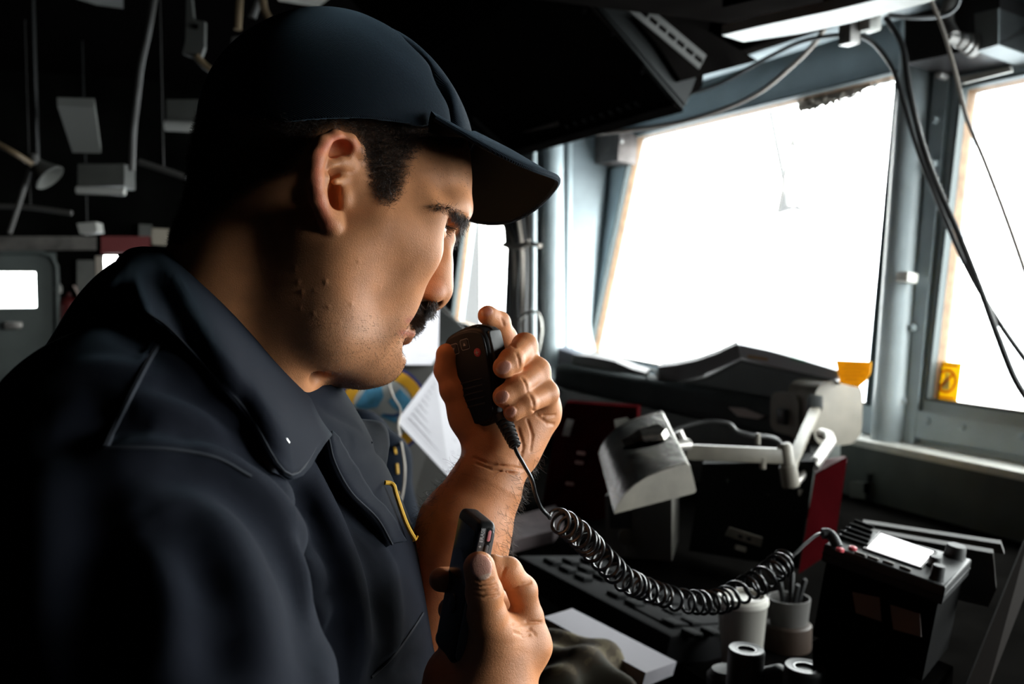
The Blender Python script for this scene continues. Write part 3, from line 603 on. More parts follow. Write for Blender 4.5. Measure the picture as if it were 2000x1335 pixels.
# clutter on the far wall
def PB(px, py, z=5.98): return CAM+ray(px, py)*((YB-.004-(5.98-z))/ray(px, py)[1])
def panelb(name, pts, th, m, label, cat):
    b_ = MB(); b_.prism([PB(*q) for q in pts], (0, -.06, 0)); return tag(b_.build(name, m), label, cat)
M_redd = mat('dark_red_paint', (.16, .012, .012), rough=.5)
panelb('wall_cabinet', [(197, 462, 5.98), (292, 462, 5.98), (292, 492, 5.98), (197, 496, 5.98)], (0, -.05, 0), M_redd, 'dark red cabinet on the far wall just above the collar', 'cabinet')
panelb('wall_box', [(292, 446, 5.98), (330, 448, 5.98), (326, 480, 5.98), (296, 478, 5.98)], (0, -.05, 0), mat('cream_box', (.38, .33, .26), rough=.6), 'cream box on the far wall beside the nape of the neck', 'box')
panelb('wall_box', [(270, 438, 5.98), (296, 440, 5.98), (294, 462, 5.98), (270, 462, 5.98)], (0, -.05, 0), M_pan, 'small grey box above the dark red cabinet', 'box')
panelb('wall_shelf', [(-10, 462, 5.98), (188, 462, 5.98), (188, 488, 5.98), (-10, 490, 5.98)], (0, -.05, 0), mat('grey_brown_shelf', (.11, .10, .09), rough=.7, vary=(10, .5)), 'grey brown shelf box across the top of the far door', 'shelf')
e = empty('seat_frame', PB(175, 620, 5.98), 'pale metal mounting frame with a slanted brace by the narrow far window', 'frame')
b = MB(); b.prism([PB(*q, 5.98) for q in [(150, 508), (184, 508), (186, 560), (196, 640), (160, 600), (150, 560)]], (0, -.05, 0)); b.build('frame_plate', M_pan, e)
b = MB(); b.prism([PB(*q, 5.98) for q in [(186, 500), (202, 500), (206, 640), (190, 640)]], (0, -.05, 0)); b.build('upright', mat('tan_upright', (.36, .31, .26), rough=.6), e)
b = MB(); b.prism([PB(*q, 5.98) for q in [(142, 556), (150, 560), (186, 618), (174, 622)]], (0, -.05, 0)); b.build('brace', mat('pinkish_brace', (.48, .38, .34), rough=.6), e)
b = MB(); b.prism([PB(*q, 5.98) for q in [(172, 560), (178, 560), (180, 586), (175, 588)]], (0, -.05, 0)); b.build('slot', M_ceil, e)
e = empty('fire_extinguisher', PB(125, 700, 5.98), 'dark red extinguisher with a pale valve beside the far door', 'fire extinguisher')
b = MB(); b.lathe(PB(135, 700, 5.98), Up, [(.0001, 0), (.055, 0), (.06, .01), (.06, .30), (.05, .33), (.02, .35), (.02, .37), (.0001, .37)], 24); b.build('cylinder', mat('extinguisher_red', (.10, .010, .010), rough=.5), e, True)
b = MB(); b.lathe(PB(114, 572, 5.98), Up, [(.0001, 0), (.02, .0), (.022, .03), (.012, .05), (.0001, .052)], 14); b.build('valve', M_pan2, e, True)
# ================================================================== the console desk and what stands on it
ZD = 1.0
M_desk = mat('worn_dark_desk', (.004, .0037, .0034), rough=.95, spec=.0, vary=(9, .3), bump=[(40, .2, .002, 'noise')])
dk = empty('console_desk', (1.4, 2.2, 0), 'dark console desk running along below the windows', 'desk')
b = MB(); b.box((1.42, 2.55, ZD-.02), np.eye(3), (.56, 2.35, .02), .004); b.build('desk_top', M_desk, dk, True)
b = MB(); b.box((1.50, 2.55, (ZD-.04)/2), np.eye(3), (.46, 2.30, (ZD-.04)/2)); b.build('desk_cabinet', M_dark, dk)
ids = MB()
def boxY(mb_, x0, x1, y0, y1, z0, z1, bev=0): return mb_.box(((x0+x1)/2, (y0+y1)/2, (z0+z1)/2), np.eye(3), ((x1-x0)/2, (y1-y0)/2, (z1-z0)/2), bev)
M_beige = mat('beige_plastic', (.21, .19, .155), rough=.5, vary=(15, .15))
M_beiged = mat('dirty_beige_metal', (.17, .155, .125), rough=.45, vary=(25, .2), bump=[(80, .2, .001, 'noise')])
M_paper = mat('paper', (.40, .39, .42), rough=.8, vary=(12, .04)); M_ink = mat('printed_grey', (.34, .33, .36), rough=.8)
# riser behind the desk and the grey equipment housing on it
b = MB(); boxY(b, 1.69, 1.79, 1.95, 4.6, ZD, 1.188, .004); tag(b.build('desk_riser', M_panelg, None, True), 'grey green riser behind the lamp under the flat equipment housing', 'cabinet')
eh = empty('equipment_housing', (1.86, 2.6, 1.19), 'grey flat equipment housing with rounded beige end under the open binder', 'equipment')
def rprof(x0, x1, z0, z1, r, n=6): return [(x0+(x1-x0)/2+a, z0+(z1-z0)/2+c) for a, c in rrect((x1-x0)/2, (z1-z0)/2, r, n)]
b = MB(); b.prism([(x_, 1.99, z_) for x_, z_ in rprof(1.67, 1.80, 1.19, 1.285, .03)], (0, 1.35, 0)); b.build('main_case', mat('grey_green_case', (.055, .064, .064), rough=.85, spec=.15, vary=(8, .15)), eh, True)
b = MB(); b.prism([(x_, 1.90, z_) for x_, z_ in rprof(1.655, 1.81, 1.19, 1.350, .045)], (0, .10, 0)); b.build('end_cap', M_beige, eh, True)
b = MB(); b.prism([(1.668+.0, y_, z_) for y_, z_ in [(2.00+a, 1.262+c) for a, c in rrect(.055, .052, .028, 6)]], (-.02, 0, 0)); b.build('front_bulge', M_beige, eh, True)
b = MB(); boxY(b, 1.635, 1.65, 1.985, 2.015, 1.235, 1.275, .003); b.build('arm_socket', M_dgrey, eh, True)
b = MB(); b.prism([onX(*q, 1.724) for q in [(1130, 735), (1262, 762), (1300, 757), (1380, 741), (1447, 707), (1600, 741), (1600, 850), (1440, 815), (1130, 765)]], (.05, .06, 0)); b.build('sloped_top', mat('grey_green_top', (.065, .075, .075), rough=.5, vary=(8, .15)), eh)
# open binder on the housing
ob = empty('open_binder', onY(1290, 740, 2.6), 'large open ring binder lying on the grey equipment housing at the window', 'binder')
def PT(px, py, x): return onX(px, py, x)
XB = 1.72
def sheet(name, top, bot, x, depth, m):
    b_ = MB(); o_ = [PT(a, c, x) for a, c in top]+[PT(a, c, x) for a, c in bot[::-1]]; b_.prism(o_, (depth*.45, depth*.6, -.0)); return b_.build(name, m, ob)
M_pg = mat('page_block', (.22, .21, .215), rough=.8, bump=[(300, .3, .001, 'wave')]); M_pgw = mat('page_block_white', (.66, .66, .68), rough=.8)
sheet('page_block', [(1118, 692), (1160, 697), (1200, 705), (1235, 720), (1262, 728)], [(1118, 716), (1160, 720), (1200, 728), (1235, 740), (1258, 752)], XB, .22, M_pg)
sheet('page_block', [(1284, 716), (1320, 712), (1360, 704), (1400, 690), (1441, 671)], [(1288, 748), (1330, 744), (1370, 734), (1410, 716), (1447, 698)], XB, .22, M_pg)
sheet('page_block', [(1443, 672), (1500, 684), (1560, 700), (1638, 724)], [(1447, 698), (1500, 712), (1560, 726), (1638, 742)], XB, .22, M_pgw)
sheet('index_tab', [(1460, 693), (1500, 699)], [(1460, 698), (1500, 704)], XB-.004, .004, mat('orange_tab', (.62, .33, .08), rough=.6))
sheet('index_tab', [(1544, 697), (1572, 704)], [(1544, 701), (1572, 708)], XB-.004, .004, mat('green_tab', (.20, .50, .34), rough=.6))
sheet('cover', [(1090, 680), (1118, 690), (1240, 722), (1262, 742), (1300, 752)], [(1090, 724), (1118, 726), (1240, 756), (1262, 760), (1300, 760)], XB+.004, .19, mat('navy_cover', (.010, .013, .035), rough=.5))
sheet('cover', [(1300, 752), (1380, 736), (1447, 702), (1640, 745)], [(1300, 760), (1380, 744), (1447, 708), (1640, 751)], XB+.002, .19, M_dgrey)
for t_ in (0, .06, .12): b = MB(); b.tube(catmull([PT(1262, 742, XB-.01+t_), PT(1266, 726, XB-.01+t_), PT(1275, 722, XB-.01+t_), PT(1284, 730, XB-.01+t_), PT(1288, 746, XB-.01+t_)], 4), .004, 8); b.build('binder_ring', M_metal, ob, True)
b = MB(); b.prism([PT(*q, 1.715) for q in [(1632, 703), (1701, 706), (1699, 728), (1690, 744), (1675, 756), (1640, 748)]], (.003, 0, 0)); o_ = b.build('yellow_tag', thin('yellow_card', (.85, .52, .012), .35), ob)
b = MB()
for k, (x0_, x1_) in enumerate([(1650, 1685), (1645, 1690), (1648, 1684), (1645, 1688), (1650, 1676)]): y_ = 711+k*7; b.prism([PT(x0_, y_, 1.714), PT(x1_, y_+.8, 1.714), PT(x1_, y_+2.2, 1.714), PT(x0_, y_+1.4, 1.714)], (.0004, 0, 0))
b.build('tag_print', mat('brown_print', (.45, .16, .01), rough=.7), o_)
# folders and boxes lying in front of the housing
b = MB(); b.prism([onX(*q, 1.70) for q in [(1100, 730), (1180, 742), (1240, 757), (1250, 775), (1200, 768), (1100, 752)]], (.12, 0, 0)); tag(b.build('document_tray', M_dgrey, None), 'flat dark tray tucked under the left side of the open binder', 'tray')
b = MB(); b.prism([onX(*q, 1.69) for q in [(1250, 764), (1380, 782), (1440, 796), (1500, 806), (1500, 812), (1380, 800), (1250, 782)]], (.10, 0, 0)); tag(b.build('paper_pad', mat('grey_brown_board', (.05, .043, .038), rough=.7), None), 'long brown board lying below the binder behind the lamp', 'board')
b = MB(); b.prism([onX(*q, 1.66) for q in [(1422, 795), (1450, 797), (1490, 812), (1480, 818), (1440, 812)]], (.03, 0, 0)); tag(b.build('crumpled_label', mat('shiny_label', (.62, .56, .52), rough=.25), None), 'shiny pale label on the brown board behind the lamp arm', 'label')
# window stickers
sk = empty('warning_sticker', onW(1848, 780, -.03), 'yellow warning sticker with a barred white bottle on the right window', 'sticker')
sf_ = Frame(onW(1848, 744, -.028), -WY, WU, -WN)
b = MB(); b.prism([sf_(a, c, 0) for a, c in [(-.043, -.052), (.045, -.052), (.043, .052), (-.043, .052)]], -WN*.001); b.build('sticker_sheet', thin('sticker_yellow', (.85, .62, .01), .35), sk)
M_or = thin('sticker_orange', (.75, .12, .01), .4)
b = MB(); b.ring(sf_(.002, 0, .0012), -WN, [(.026, 0), (.032, 0), (.032, .0008), (.026, .0008)], 40); b.box(sf_(.002, 0, .0030), [nrm(sf_(1, 1, 0)-sf_(0, 0, 0)), nrm(sf_(-1, 1, 0)-sf_(0, 0, 0)), -WN], (.027, .003, .0004)); b.build('prohibition_ring', M_or, sk)
b = MB(); b.prism([sf_(a+.002, c, .0013) for a, c in [(-.011, -.022), (.011, -.022), (.011, -.002), (.004, .008), (.004, .018), (.006, .022), (-.006, .022), (-.004, .018), (-.004, .008), (-.011, -.002)]], -WN*.0008); b.build('bottle_symbol', thin('sticker_white', (.75, .72, .62), .4), sk)
b = MB(); b.box(sf_(.001, .043, .0012), [-WY, WU, -WN], (.030, .0025, .0003)); b.box(sf_(.001, -.044, .0012), [-WY, WU, -WN], (.032, .0022, .0003)); b.build('sticker_print', M_or, sk)
# desk lamp
dl = empty('desk_lamp', onX(1600, 850, 1.68), 'scratched beige desk lamp with boxy hood on a jointed arm', 'desk lamp')
M_hood = mat('scratched_metal', (.55, .53, .49), rough=.27, metal=.75, vary=(35, .25), bump=[(50, .35, .003, 'noise'), (260, .3, .001, 'noise')])
z0_ = 1.60; A0 = P(1200, 1003, z0_); dvec = P(1168, 884, 1.86)-A0
prof = [(1200, 1003), (1207, 985), (1220, 965), (1240, 946), (1265, 930), (1295, 918), (1325, 909), (1343, 905), (1349, 912), (1360, 958), (1355, 963)]
front = [P(x_, y_, z0_+(x_-1200)*.0003) for x_, y_ in prof]
b = MB(); n_ = 9
sh = [np.array(front[:n_])+0]; vs = front[:n_]+[p_+dvec for p_ in front[:n_]]
cen_ = P(1290, 1000, 1.64); ins = [p_+(cen_-p_)*.03 for p_ in front[:n_]]; vs += ins+[p_+dvec for p_ in ins]
fs = [(i, i+1, i+1+n_, i+n_) for i in range(n_-1)]+[(i+2*n_, i+3*n_, i+1+3*n_, i+1+2*n_) for i in range(n_-1)]+[(i, i+2*n_, i+1+2*n_, i+1) for i in range(n_-1)]+[(i+n_, i+1+n_, i+1+3*n_, i+3*n_) for i in range(n_-1)]+[(0, n_, 3*n_, 2*n_), (n_-1, 3*n_-1, 4*n_-1, 2*n_-1)]
b.add(vs, fs); b.build('hood', M_hood, dl, True)
b = MB(); b.prism(front, nrm(dvec)*.006); b.build('hood_end', M_beiged, dl)
b = MB(); b.prism([p_+dvec for p_ in front], -nrm(dvec)*.006); b.build('hood_end', M_beiged, dl)
hup = nrm(np.cross(dvec, P(1345, 905, 1.64)-P(1200, 1003, 1.6))); hup = hup if hup@Up > 0 else -hup
b = MB(); q = [P(1222, 874, 1.75), P(1255, 852, 1.74), P(1292, 842, 1.73), P(1308, 852, 1.72), P(1300, 862, 1.71), P(1262, 868, 1.72)]; b.prism([p_+hup*.004 for p_ in q], hup*.012); b.build('hood_handle', M_hood, dl)
b = MB(); q = [P(1218, 880, 1.74), P(1250, 868, 1.73), P(1302, 864, 1.70), P(1285, 872, 1.70), P(1240, 880, 1.72)]; b.prism([p_+hup*.003 for p_ in q], hup*.003); b.build('handle_recess', M_ceil, dl)
b = MB(); b.tube([P(1308, 872, 1.86), P(1345, 868, 1.88)], .012, 10); b.tube([P(1325, 842, 1.88), P(1332, 858, 1.88)], .008, 8); b.build('hood_joint', M_metal, dl, True)
def bar(a, c, w_, h_, upv, name, m):
    a, c = np.asarray(a), np.asarray(c); u = nrm(c-a); v = nrm(upv-u*(upv@u)); b_ = MB(); b_.box((a+c)/2, [u, v, np.cross(u, v)], (np.linalg.norm(c-a)/2, h_, w_), .003); return b_.build(name, m, dl, True)
bar(P(1338, 882, 1.88), P(1530, 890, 1.90), .010, .0145, Up, 'lower_arm', M_beiged)
bar(P(1538, 925, 1.92), P(1592, 800, 2.34), .008, .012, nrm(Rt), 'upper_arm', M_beige)
b = MB(); b.lathe(P(1545, 950, 1.90), nrm(P(1532, 868, 1.90)-P(1545, 950, 1.90)), [(.0001, 0), (.016, 0), (.017, .004), (.017, .040), (.014, .042), (.014, .078), (.010, .084), (.0001, .085)], 20); b.build('elbow_joint', M_beige, dl, True)
b = MB(); b.tube([P(1548, 948, 1.94), P(1592, 905, 2.0)], .008, 10); b.tube([P(1592, 905, 2.0), P(1622, 862, 2.1), P(1618, 850, 2.14), P(1604, 846, 2.18)], .012, 10); b.lathe(P(1588, 909, 1.99), nrm(P(1600, 895, 2.0)-P(1588, 909, 1.99)), [(.0001, 0), (.013, 0), (.013, .012), (.0001, .012)], 12); b.build('tension_rod', M_metal, dl, True)
b = MB(); b.tube(catmull([P(*q) for q in [(1300, 848, 1.86), (1330, 834, 1.87), (1370, 824, 1.88), (1400, 823, 1.88), (1425, 828, 1.88), (1440, 842, 1.88), (1470, 850, 1.88), (1500, 852, 1.89), (1520, 860, 1.9), (1526, 876, 1.9)]], 5), .0042, 8); b.build('lamp_cord', M_cabd, dl, True)
b = MB(); b.tube([P(1480, 846, 1.88), P(1480, 868, 1.88)], .005, 8); b.build('cord_clip', M_beige, dl, True); b = MB(); b.tube([P(1490, 894, 1.89), P(1490, 915, 1.89)], .006, 8); b.build('arm_screw', M_beige, dl, True)
bar(P(1592, 775, 2.36), P(1592, 800, 2.34), .012, .016, nrm(Rt), 'wall_pivot', M_dgrey)
# dark clutter under the lamp
def slabw(name, pts, d, m, label, cat, parent=None):
    b_ = MB(); b_.prism([P(*q) for q in pts], np.array(d, float)); o_ = b_.build(name, m, parent); return tag(o_, label, cat) if label else o_
M_redb = mat('dark_red_binder', (.022, .0014, .002), rough=.95, spec=.0, vary=(15, .2)); M_greyb = mat('grey_box_paint', (.10, .093, .080), rough=.6, vary=(15, .15))
e = empty('metal_box', P(1290, 1090, 2.0), 'dull grey square box standing behind the lamp hood', 'box')
slabw('box_case', [(1182, 968, 2.15), (1312, 940, 2.0), (1312, 1095, 2.0), (1182, 1085, 2.15)], nrm([.6, .75, 0])*.16, M_greyb, None, None, e); slabw('front_panel', [(1190, 985, 2.14), (1230, 975, 2.09), (1232, 1030, 2.09), (1192, 1030, 2.14)], -nrm([.6, .75, 0])*.004, M_dark, None, None, e)
b = MB(); b.lathe(P(1222, 1046, 2.1), -Fw, [(.0001, 0), (.017, 0), (.017, .012), (.0001, .014)], 16); b.build('round_knob', M_greyb, e, True)
e = empty('equipment_rack', P(1480, 1100, 2.0), 'black rack of instruments in the shadow under the lamp arm', 'instrument rack')
slabw('rack_case', [(1372, 905, 2.15), (1592, 900, 1.96), (1560, 1110, 1.9), (1345, 1075, 2.1)], nrm([.6, .7, 0])*.10, mat('black_rack', (.004, .005, .005), rough=.8, spec=.1), None, None, e)
for (x0_, y0_, x1_, y1_, c_) in [(1400, 960, 1420, 985, (.10, .10, .09)), (1420, 935, 1445, 950, (.05, .06, .05)), (1500, 965, 1520, 975, (.12, .10, .08)), (1560, 955, 1580, 968, (.10, .085, .07)), (1432, 985, 1442, 1000, (.16, .15, .13)), (1480, 1000, 1500, 1025, (.03, .035, .04)), (1385, 1010, 1400, 1040, (.04, .03, .03)), (1520, 1010, 1530, 1030, (.08, .03, .03))]:
    zz_ = 2.15-(x0_-1372)*.00092-.012-(y0_-905)*.0002; slabw('instrument_face', [(x0_, y0_, zz_), (x1_, y0_+3, zz_), (x1_, y1_+3, zz_), (x0_, y1_, zz_)], Fw*.012, mat('instrument_tone', c_, rough=.5), None, None, e)
e2 = slabw('label_plate', [(1426, 1030, 1.98), (1490, 1050, 1.93), (1486, 1068, 1.93), (1418, 1046, 1.98)], Fw*.01, M_beiged, None, None, e)
for (x_, y_) in ((1446, 1047), (1463, 1052)): slabw('plate_mark', [(x_-4, y_-4, 1.94), (x_+4, y_-2, 1.94), (x_+4, y_+5, 1.94), (x_-4, y_+3, 1.94)], Fw*.003, M_ceil, None, None, e2)
slabw('label_tab', [(1438, 1064, 1.96), (1458, 1070, 1.95), (1456, 1078, 1.95), (1436, 1072, 1.96)], Fw*.008, M_beiged, None, None, e)
e = empty('red_binder', P(1610, 1080, 1.9), 'dark red binder standing open at the top against the grey panel', 'binder')
slabw('binder_spine', [(1592, 926, 2.0), (1655, 893, 2.05), (1628, 1075, 1.98), (1560, 1120, 1.92)], nrm([.6, .7, 0])*.012, M_redb, None, None, e)
slabw('binder_top', [(1592, 926, 2.0), (1655, 893, 2.05), (1648, 890, 2.2), (1590, 900, 2.15)], (0, 0, -.01), mat('binder_inside', (.06, .01, .012), rough=.7), None, None, e)
e = empty('instrument_panel', P(1130, 1000, 2.4), 'dark red instrument panel with small labels behind the raised hand', 'instrument panel')
slabw('panel_plate', [(1105, 785, 2.75), (1245, 795, 2.5), (1240, 1000, 2.4), (1050, 1040, 2.6), (1085, 830, 2.75)], nrm([.6, .7, 0])*.05, mat('deep_red_panel', (.026, .0025, .003), rough=.95, spec=.0, vary=(12, .35)), None, None, e)
slabw('white_tag', [(1108, 818, 2.66), (1122, 820, 2.66), (1112, 852, 2.66), (1098, 850, 2.66)], Fw*.003, M_white, None, None, e)
slabw('round_dial', [(1200, 820, 2.5), (1225, 815, 2.5), (1240, 830, 2.5), (1232, 850, 2.5), (1205, 852, 2.5)], Fw*.01, M_greyb, None, None, e)
for k in range(7): x_, y_ = rng.uniform(1105, 1180), rng.uniform(850, 960); slabw('panel_label', [(x_, y_, 2.56), (x_+16, y_+2, 2.56), (x_+15, y_+8, 2.56), (x_-1, y_+6, 2.56)], Fw*.003, mat('dull_label', (.16, .08, .07), rough=.6), None, None, e)
# keypad console
M_key = mat('charcoal_plastic', (.005, .005, .0055), rough=.8, spec=.08); M_keyt = mat('key_grey', (.0065, .007, .0072), rough=.8, spec=.08)
kx = nrm(P(1310, 1241, 1.50)-P(1008, 1082, 1.80)); ky0 = P(1065, 1056, 1.95)-P(1008, 1082, 1.80); ky = nrm(ky0-kx*(ky0@kx)); kz = np.cross(kx, ky); kz = kz if kz[2] > 0 else -kz
kl = np.linalg.norm(P(1310, 1241, 1.50)-P(1008, 1082, 1.80)); kf_ = Frame(P(1008, 1082, 1.80), kx, ky, kz)
kp = empty('keypad_console', kf_(kl/2, .08, -.06), 'wide dark keypad console lying under the coiled cord', 'keypad')
b = MB(); b.box(kf_(kl/2, .10, -.025), [kx, ky, kz], (kl/2, .10, .025), .008); b.build('case', M_key, kp, True)
kn = 0
for i in range(9):
    for j in range(3):
        if rng.random() < .15: continue
        b = MB(); b.box(kf_(.05+i*.042, .045+j*.045, .003), [kx, ky, kz], (.014, .012, .004), .003); b.build('key', M_keyt, kp, True)
b = MB(); b.box(kf_(kl-.075, .10, .001), [kx, ky, kz], (.045, .07, .002), .001); b.build('display_strip', M_key, kp, True)
# paper pad and camouflage cloth
pa = [P(1062, 1203, 1.42), P(1118, 1186, 1.56), P(1322, 1290, 1.40), P(1262, 1312, 1.27)]
pn = nrm(np.cross(pa[1]-pa[0], pa[2]-pa[0])); pn = pn if pn[2] > 0 else -pn
b = MB(); b.prism([q-pn*.001 for q in pa], -pn*.020); tag(b.build('paper_stack', mat('dim_paper', (.19, .18, .20), rough=.8), None), 'stack of white paper lying below the keypad console', 'paper stack')
m_ = bpy.data.materials.new('camouflage_cloth'); m_.use_nodes = True; t = m_.node_tree; bs = t.nodes['Principled BSDF']; bs.inputs['Roughness'].default_value = .9
n1_ = t.nodes.new('ShaderNodeTexNoise'); n1_.inputs['Scale'].default_value = 22; cr = t.nodes.new('ShaderNodeValToRGB'); cr.color_ramp.interpolation = 'CONSTANT'
tc_ = t.nodes.new('ShaderNodeTexCoord'); t.links.new(tc_.outputs['Object'], n1_.inputs['Vector']); t.links.new(n1_.outputs['Fac'], cr.inputs[0]); t.links.new(cr.outputs[0], bs.inputs['Base Color'])
cr.color_ramp.elements[0].color = (.035, .030, .018, 1); cr.color_ramp.elements[1].position = .62; cr.color_ramp.elements[1].color = (.12, .095, .05, 1)
e_ = cr.color_ramp.elements.new(.45); e_.color = (.04, .028, .014, 1); e_ = cr.color_ramp.elements.new(.53); e_.color = (.07, .05, .025, 1)
def heap(p_):
    q = p_-P(1095, 1310, 1.30); d_ = np.linalg.norm(q/np.array([.085, .085, .035]), axis=1)-1
    return (d_+.22*np.sin(p_[:, 0]*38+np.sin(p_[:, 1]*31)*2)*np.sin(p_[:, 1]*29+p_[:, 2]*40)+.10*np.sin(p_[:, 0]*90+p_[:, 1]*70))*.035
hv_, hf_ = nets(heap, P(1095, 1310, 1.30)-.2, P(1095, 1310, 1.30)+.2, .006)
tag(mesh_obj('camouflage_cloth', hv_, hf_, m_), 'crumpled brown camouflage cloth below the stack of paper', 'cloth')
# cups
def cup(px, py, z, r, h, name, label, m, lid=True):
    c_ = P(px, py, z); e_ = empty(name, c_-np.array([0, 0, h]), label, 'cup')
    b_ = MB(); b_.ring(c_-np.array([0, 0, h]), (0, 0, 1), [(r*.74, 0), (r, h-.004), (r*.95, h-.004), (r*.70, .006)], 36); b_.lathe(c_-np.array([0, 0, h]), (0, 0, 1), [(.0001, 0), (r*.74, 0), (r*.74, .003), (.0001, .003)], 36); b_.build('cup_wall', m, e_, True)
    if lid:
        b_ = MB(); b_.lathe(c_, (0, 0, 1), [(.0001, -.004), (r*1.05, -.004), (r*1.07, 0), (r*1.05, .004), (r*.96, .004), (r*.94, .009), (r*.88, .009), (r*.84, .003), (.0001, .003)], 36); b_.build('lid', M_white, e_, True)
    return e_
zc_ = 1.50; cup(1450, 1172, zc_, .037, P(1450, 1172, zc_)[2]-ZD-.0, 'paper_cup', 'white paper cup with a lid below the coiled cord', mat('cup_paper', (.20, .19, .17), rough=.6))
zc2 = 1.62; c_ = P(1541, 1166, zc2)
e = empty('brown_canister', (c_[0], c_[1], ZD), 'brown round canister under the cup that holds pens', 'canister'); hc = P(1541, 1216, zc2)[2]-ZD
b = MB(); b.lathe((c_[0], c_[1], ZD), (0, 0, 1), [(.0001, 0), (.036, 0), (.037, .004), (.037, hc-.003), (.034, hc), (.0001, hc)], 32); b.build('canister_wall', mat('brown_card', (.035, .020, .012), rough=.6), e, True)
e = empty('pen_cup', (c_[0], c_[1], ZD+hc), 'pale cup holding dark pens on top of the brown canister', 'cup'); hh = c_[2]-ZD-hc
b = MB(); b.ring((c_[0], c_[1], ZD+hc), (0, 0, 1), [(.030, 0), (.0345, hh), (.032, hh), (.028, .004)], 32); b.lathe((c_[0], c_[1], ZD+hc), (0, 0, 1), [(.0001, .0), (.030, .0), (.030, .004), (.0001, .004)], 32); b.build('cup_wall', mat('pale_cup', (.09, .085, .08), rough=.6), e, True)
for k, (a, c, l_, lab) in enumerate([(-.012, .0, .055, 'black pen leaning left in the pale cup'), (.010, .008, .06, 'dark pen leaning right with a metal clip in the pale cup'), (.0, -.012, .045, 'short dark marker at the front of the pale cup'), (.014, -.006, .05, 'thick black marker at the right rim of the pale cup')]):
    b = MB(); s0 = np.array([c_[0]+a*.5, c_[1]+c*.5, ZD+hc+.008]); s1 = np.array([c_[0]+a*1.7, c_[1]+c*1.7, c_[2]+l_*.6]); b.tube([s0, s0+(s1-s0)*.97, s1], [.0045, .0045, .003], 10); tag(b.build('pen', M_blk, None, True), lab, 'pen', 'pens in the pale cup')
# binoculars standing on end
bn = empty('binoculars', onZ(1515, 1500, ZD), 'black binoculars standing upright with both eyepieces up', 'binoculars')
M_rub = mat('black_rubber', (.006, .0065, .007), rough=.5); M_rim = mat('grey_eyecup', (.035, .037, .042), rough=.4)
for (x_, y_, z_, r_) in ((1458, 1268, 1.23, .0225), (1572, 1302, 1.17, .0240)):
    c_ = P(x_, y_, z_); ax2 = nrm([.03, -.05, 1.]); b = MB(); H_ = (c_[2]-ZD)
    b.lathe(c_-ax2*H_, ax2, [(.0001, 0), (r_*1.25, 0), (r_*1.3, .01), (r_*1.25, H_*.45), (r_*.98, H_*.6), (r_, H_-.002)], 36); b.ring(c_-ax2*.004, ax2, [(r_, 0), (r_, .002), (r_*.96, .004), (r_*.5, .003), (r_*.48, -.012), (r_*.40, -.014)], 36); o_ = b.build('barrel', M_rub, bn, True)
    b = MB(); b.ring(c_, ax2, [(r_*.97, -.001), (r_*.94, .0016), (r_*.60, .0006), (r_*.58, -.001)], 36); b.build('eyecup', M_rim, bn, True)
    b = MB(); b.ring(c_, ax2, [(r_*.56, -.004), (r_*.56, .0008), (r_*.48, .0008), (r_*.46, -.006)], 30); b.build('eyepiece_ring', M_glassb, bn, True)
    b = MB(); b.lathe(c_-ax2*.010, ax2, [(.0001, 0), (r_*.48, 0), (r_*.44, .004), (r_*.25, .0065), (.0001, .0075)], 30); b.build('lens', mat('coated_lens', (.02, .02, .025), rough=.05, coat=1., spec=1.), bn, True)
b = MB(); b.tube([P(1468, 1330, 1.25), P(1520, 1318, 1.22), P(1572, 1352, 1.19)], .014, 12); b.lathe(P(1518, 1330, 1.22), (0, 0, 1), [(.0001, -.02), (.012, -.02), (.013, .004), (.011, .008), (.0001, .009)], 20); b.build('bridge_hinge', M_rub, bn, True)
b = MB(); q0 = P(1420, 1305, 1.34); b.lathe((q0[0], q0[1], ZD), (0, 0, 1), [(.0001, 0), (.026, 0), (.027, q0[2]-ZD-.008), (.020, q0[2]-ZD), (.0001, q0[2]-ZD+.002)], 28); tag(b.build('camera_lens_cap', M_rub, None, True), 'dark round case beside the binoculars', 'case')
# radio set
rA, rD, rB = P(1610, 1061, 1.16), P(1847, 1145, 1.07), P(1661, 1025, 1.24)
qx = nrm(rD-rA); qy = nrm((rB-rA)-qx*((rB-rA)@qx)); qz = np.cross(qx, qy); qz = qz if qz[2] > 0 else -qz
rw, rhh = np.linalg.norm(rD-rA), (rB-rA)@qy; rf2 = Frame(rA, qx, qy, qz)
rd = empty('radio_set', rf2(rw/2, rhh/2, -.16), 'black radio set with a bright blank display and knobs on the desk stand', 'radio')
def rl(px, py):
    q = on_plane(px, py, rA, qz); d_ = q-rA; return d_@qx, d_@qy
fc = np.array([rl(1610, 1061), rl(1847, 1145), rl(1898, 1091), rl(1661, 1025)]); fcc = fc.mean(0)
slab(rf2, [tuple(q) for q in fc], -.022, 0, .003, 'face_plate', M_blk2, rd)
slab(rf2, [tuple(fcc+(q-fcc)*.93) for q in fc], -.115, -.020, .002, 'chassis', mat('matt_black_chassis', (.002, .002, .002), rough=.9, spec=.05), rd)
slab(rf2, [tuple(fcc+(q-fcc)*1.01) for q in fc], -.0125, -.0105, .0005, 'face_groove', M_blk, rd)
scr = [rl(1692, 1072), rl(1797, 1108), rl(1823, 1079), rl(1720, 1043)]
b = MB(); b.prism([rf2(a, c, .0005) for a, c in scr], qz*.0015); b.build('display', mat('lit_display', (.6, .6, .6), rough=.3, emit=((1., .95, .96), 1.05)), rd)
b = MB(); cc_ = np.mean(scr, 0); q = [rf2(cc_[0]+(a-cc_[0])*1.07, cc_[1]+(c-cc_[1])*1.12, .001) for a, c in scr]; b.tube(q+[q[0]], .0013, 6); b.build('display_bezel', M_blk, rd, True)
b = MB()
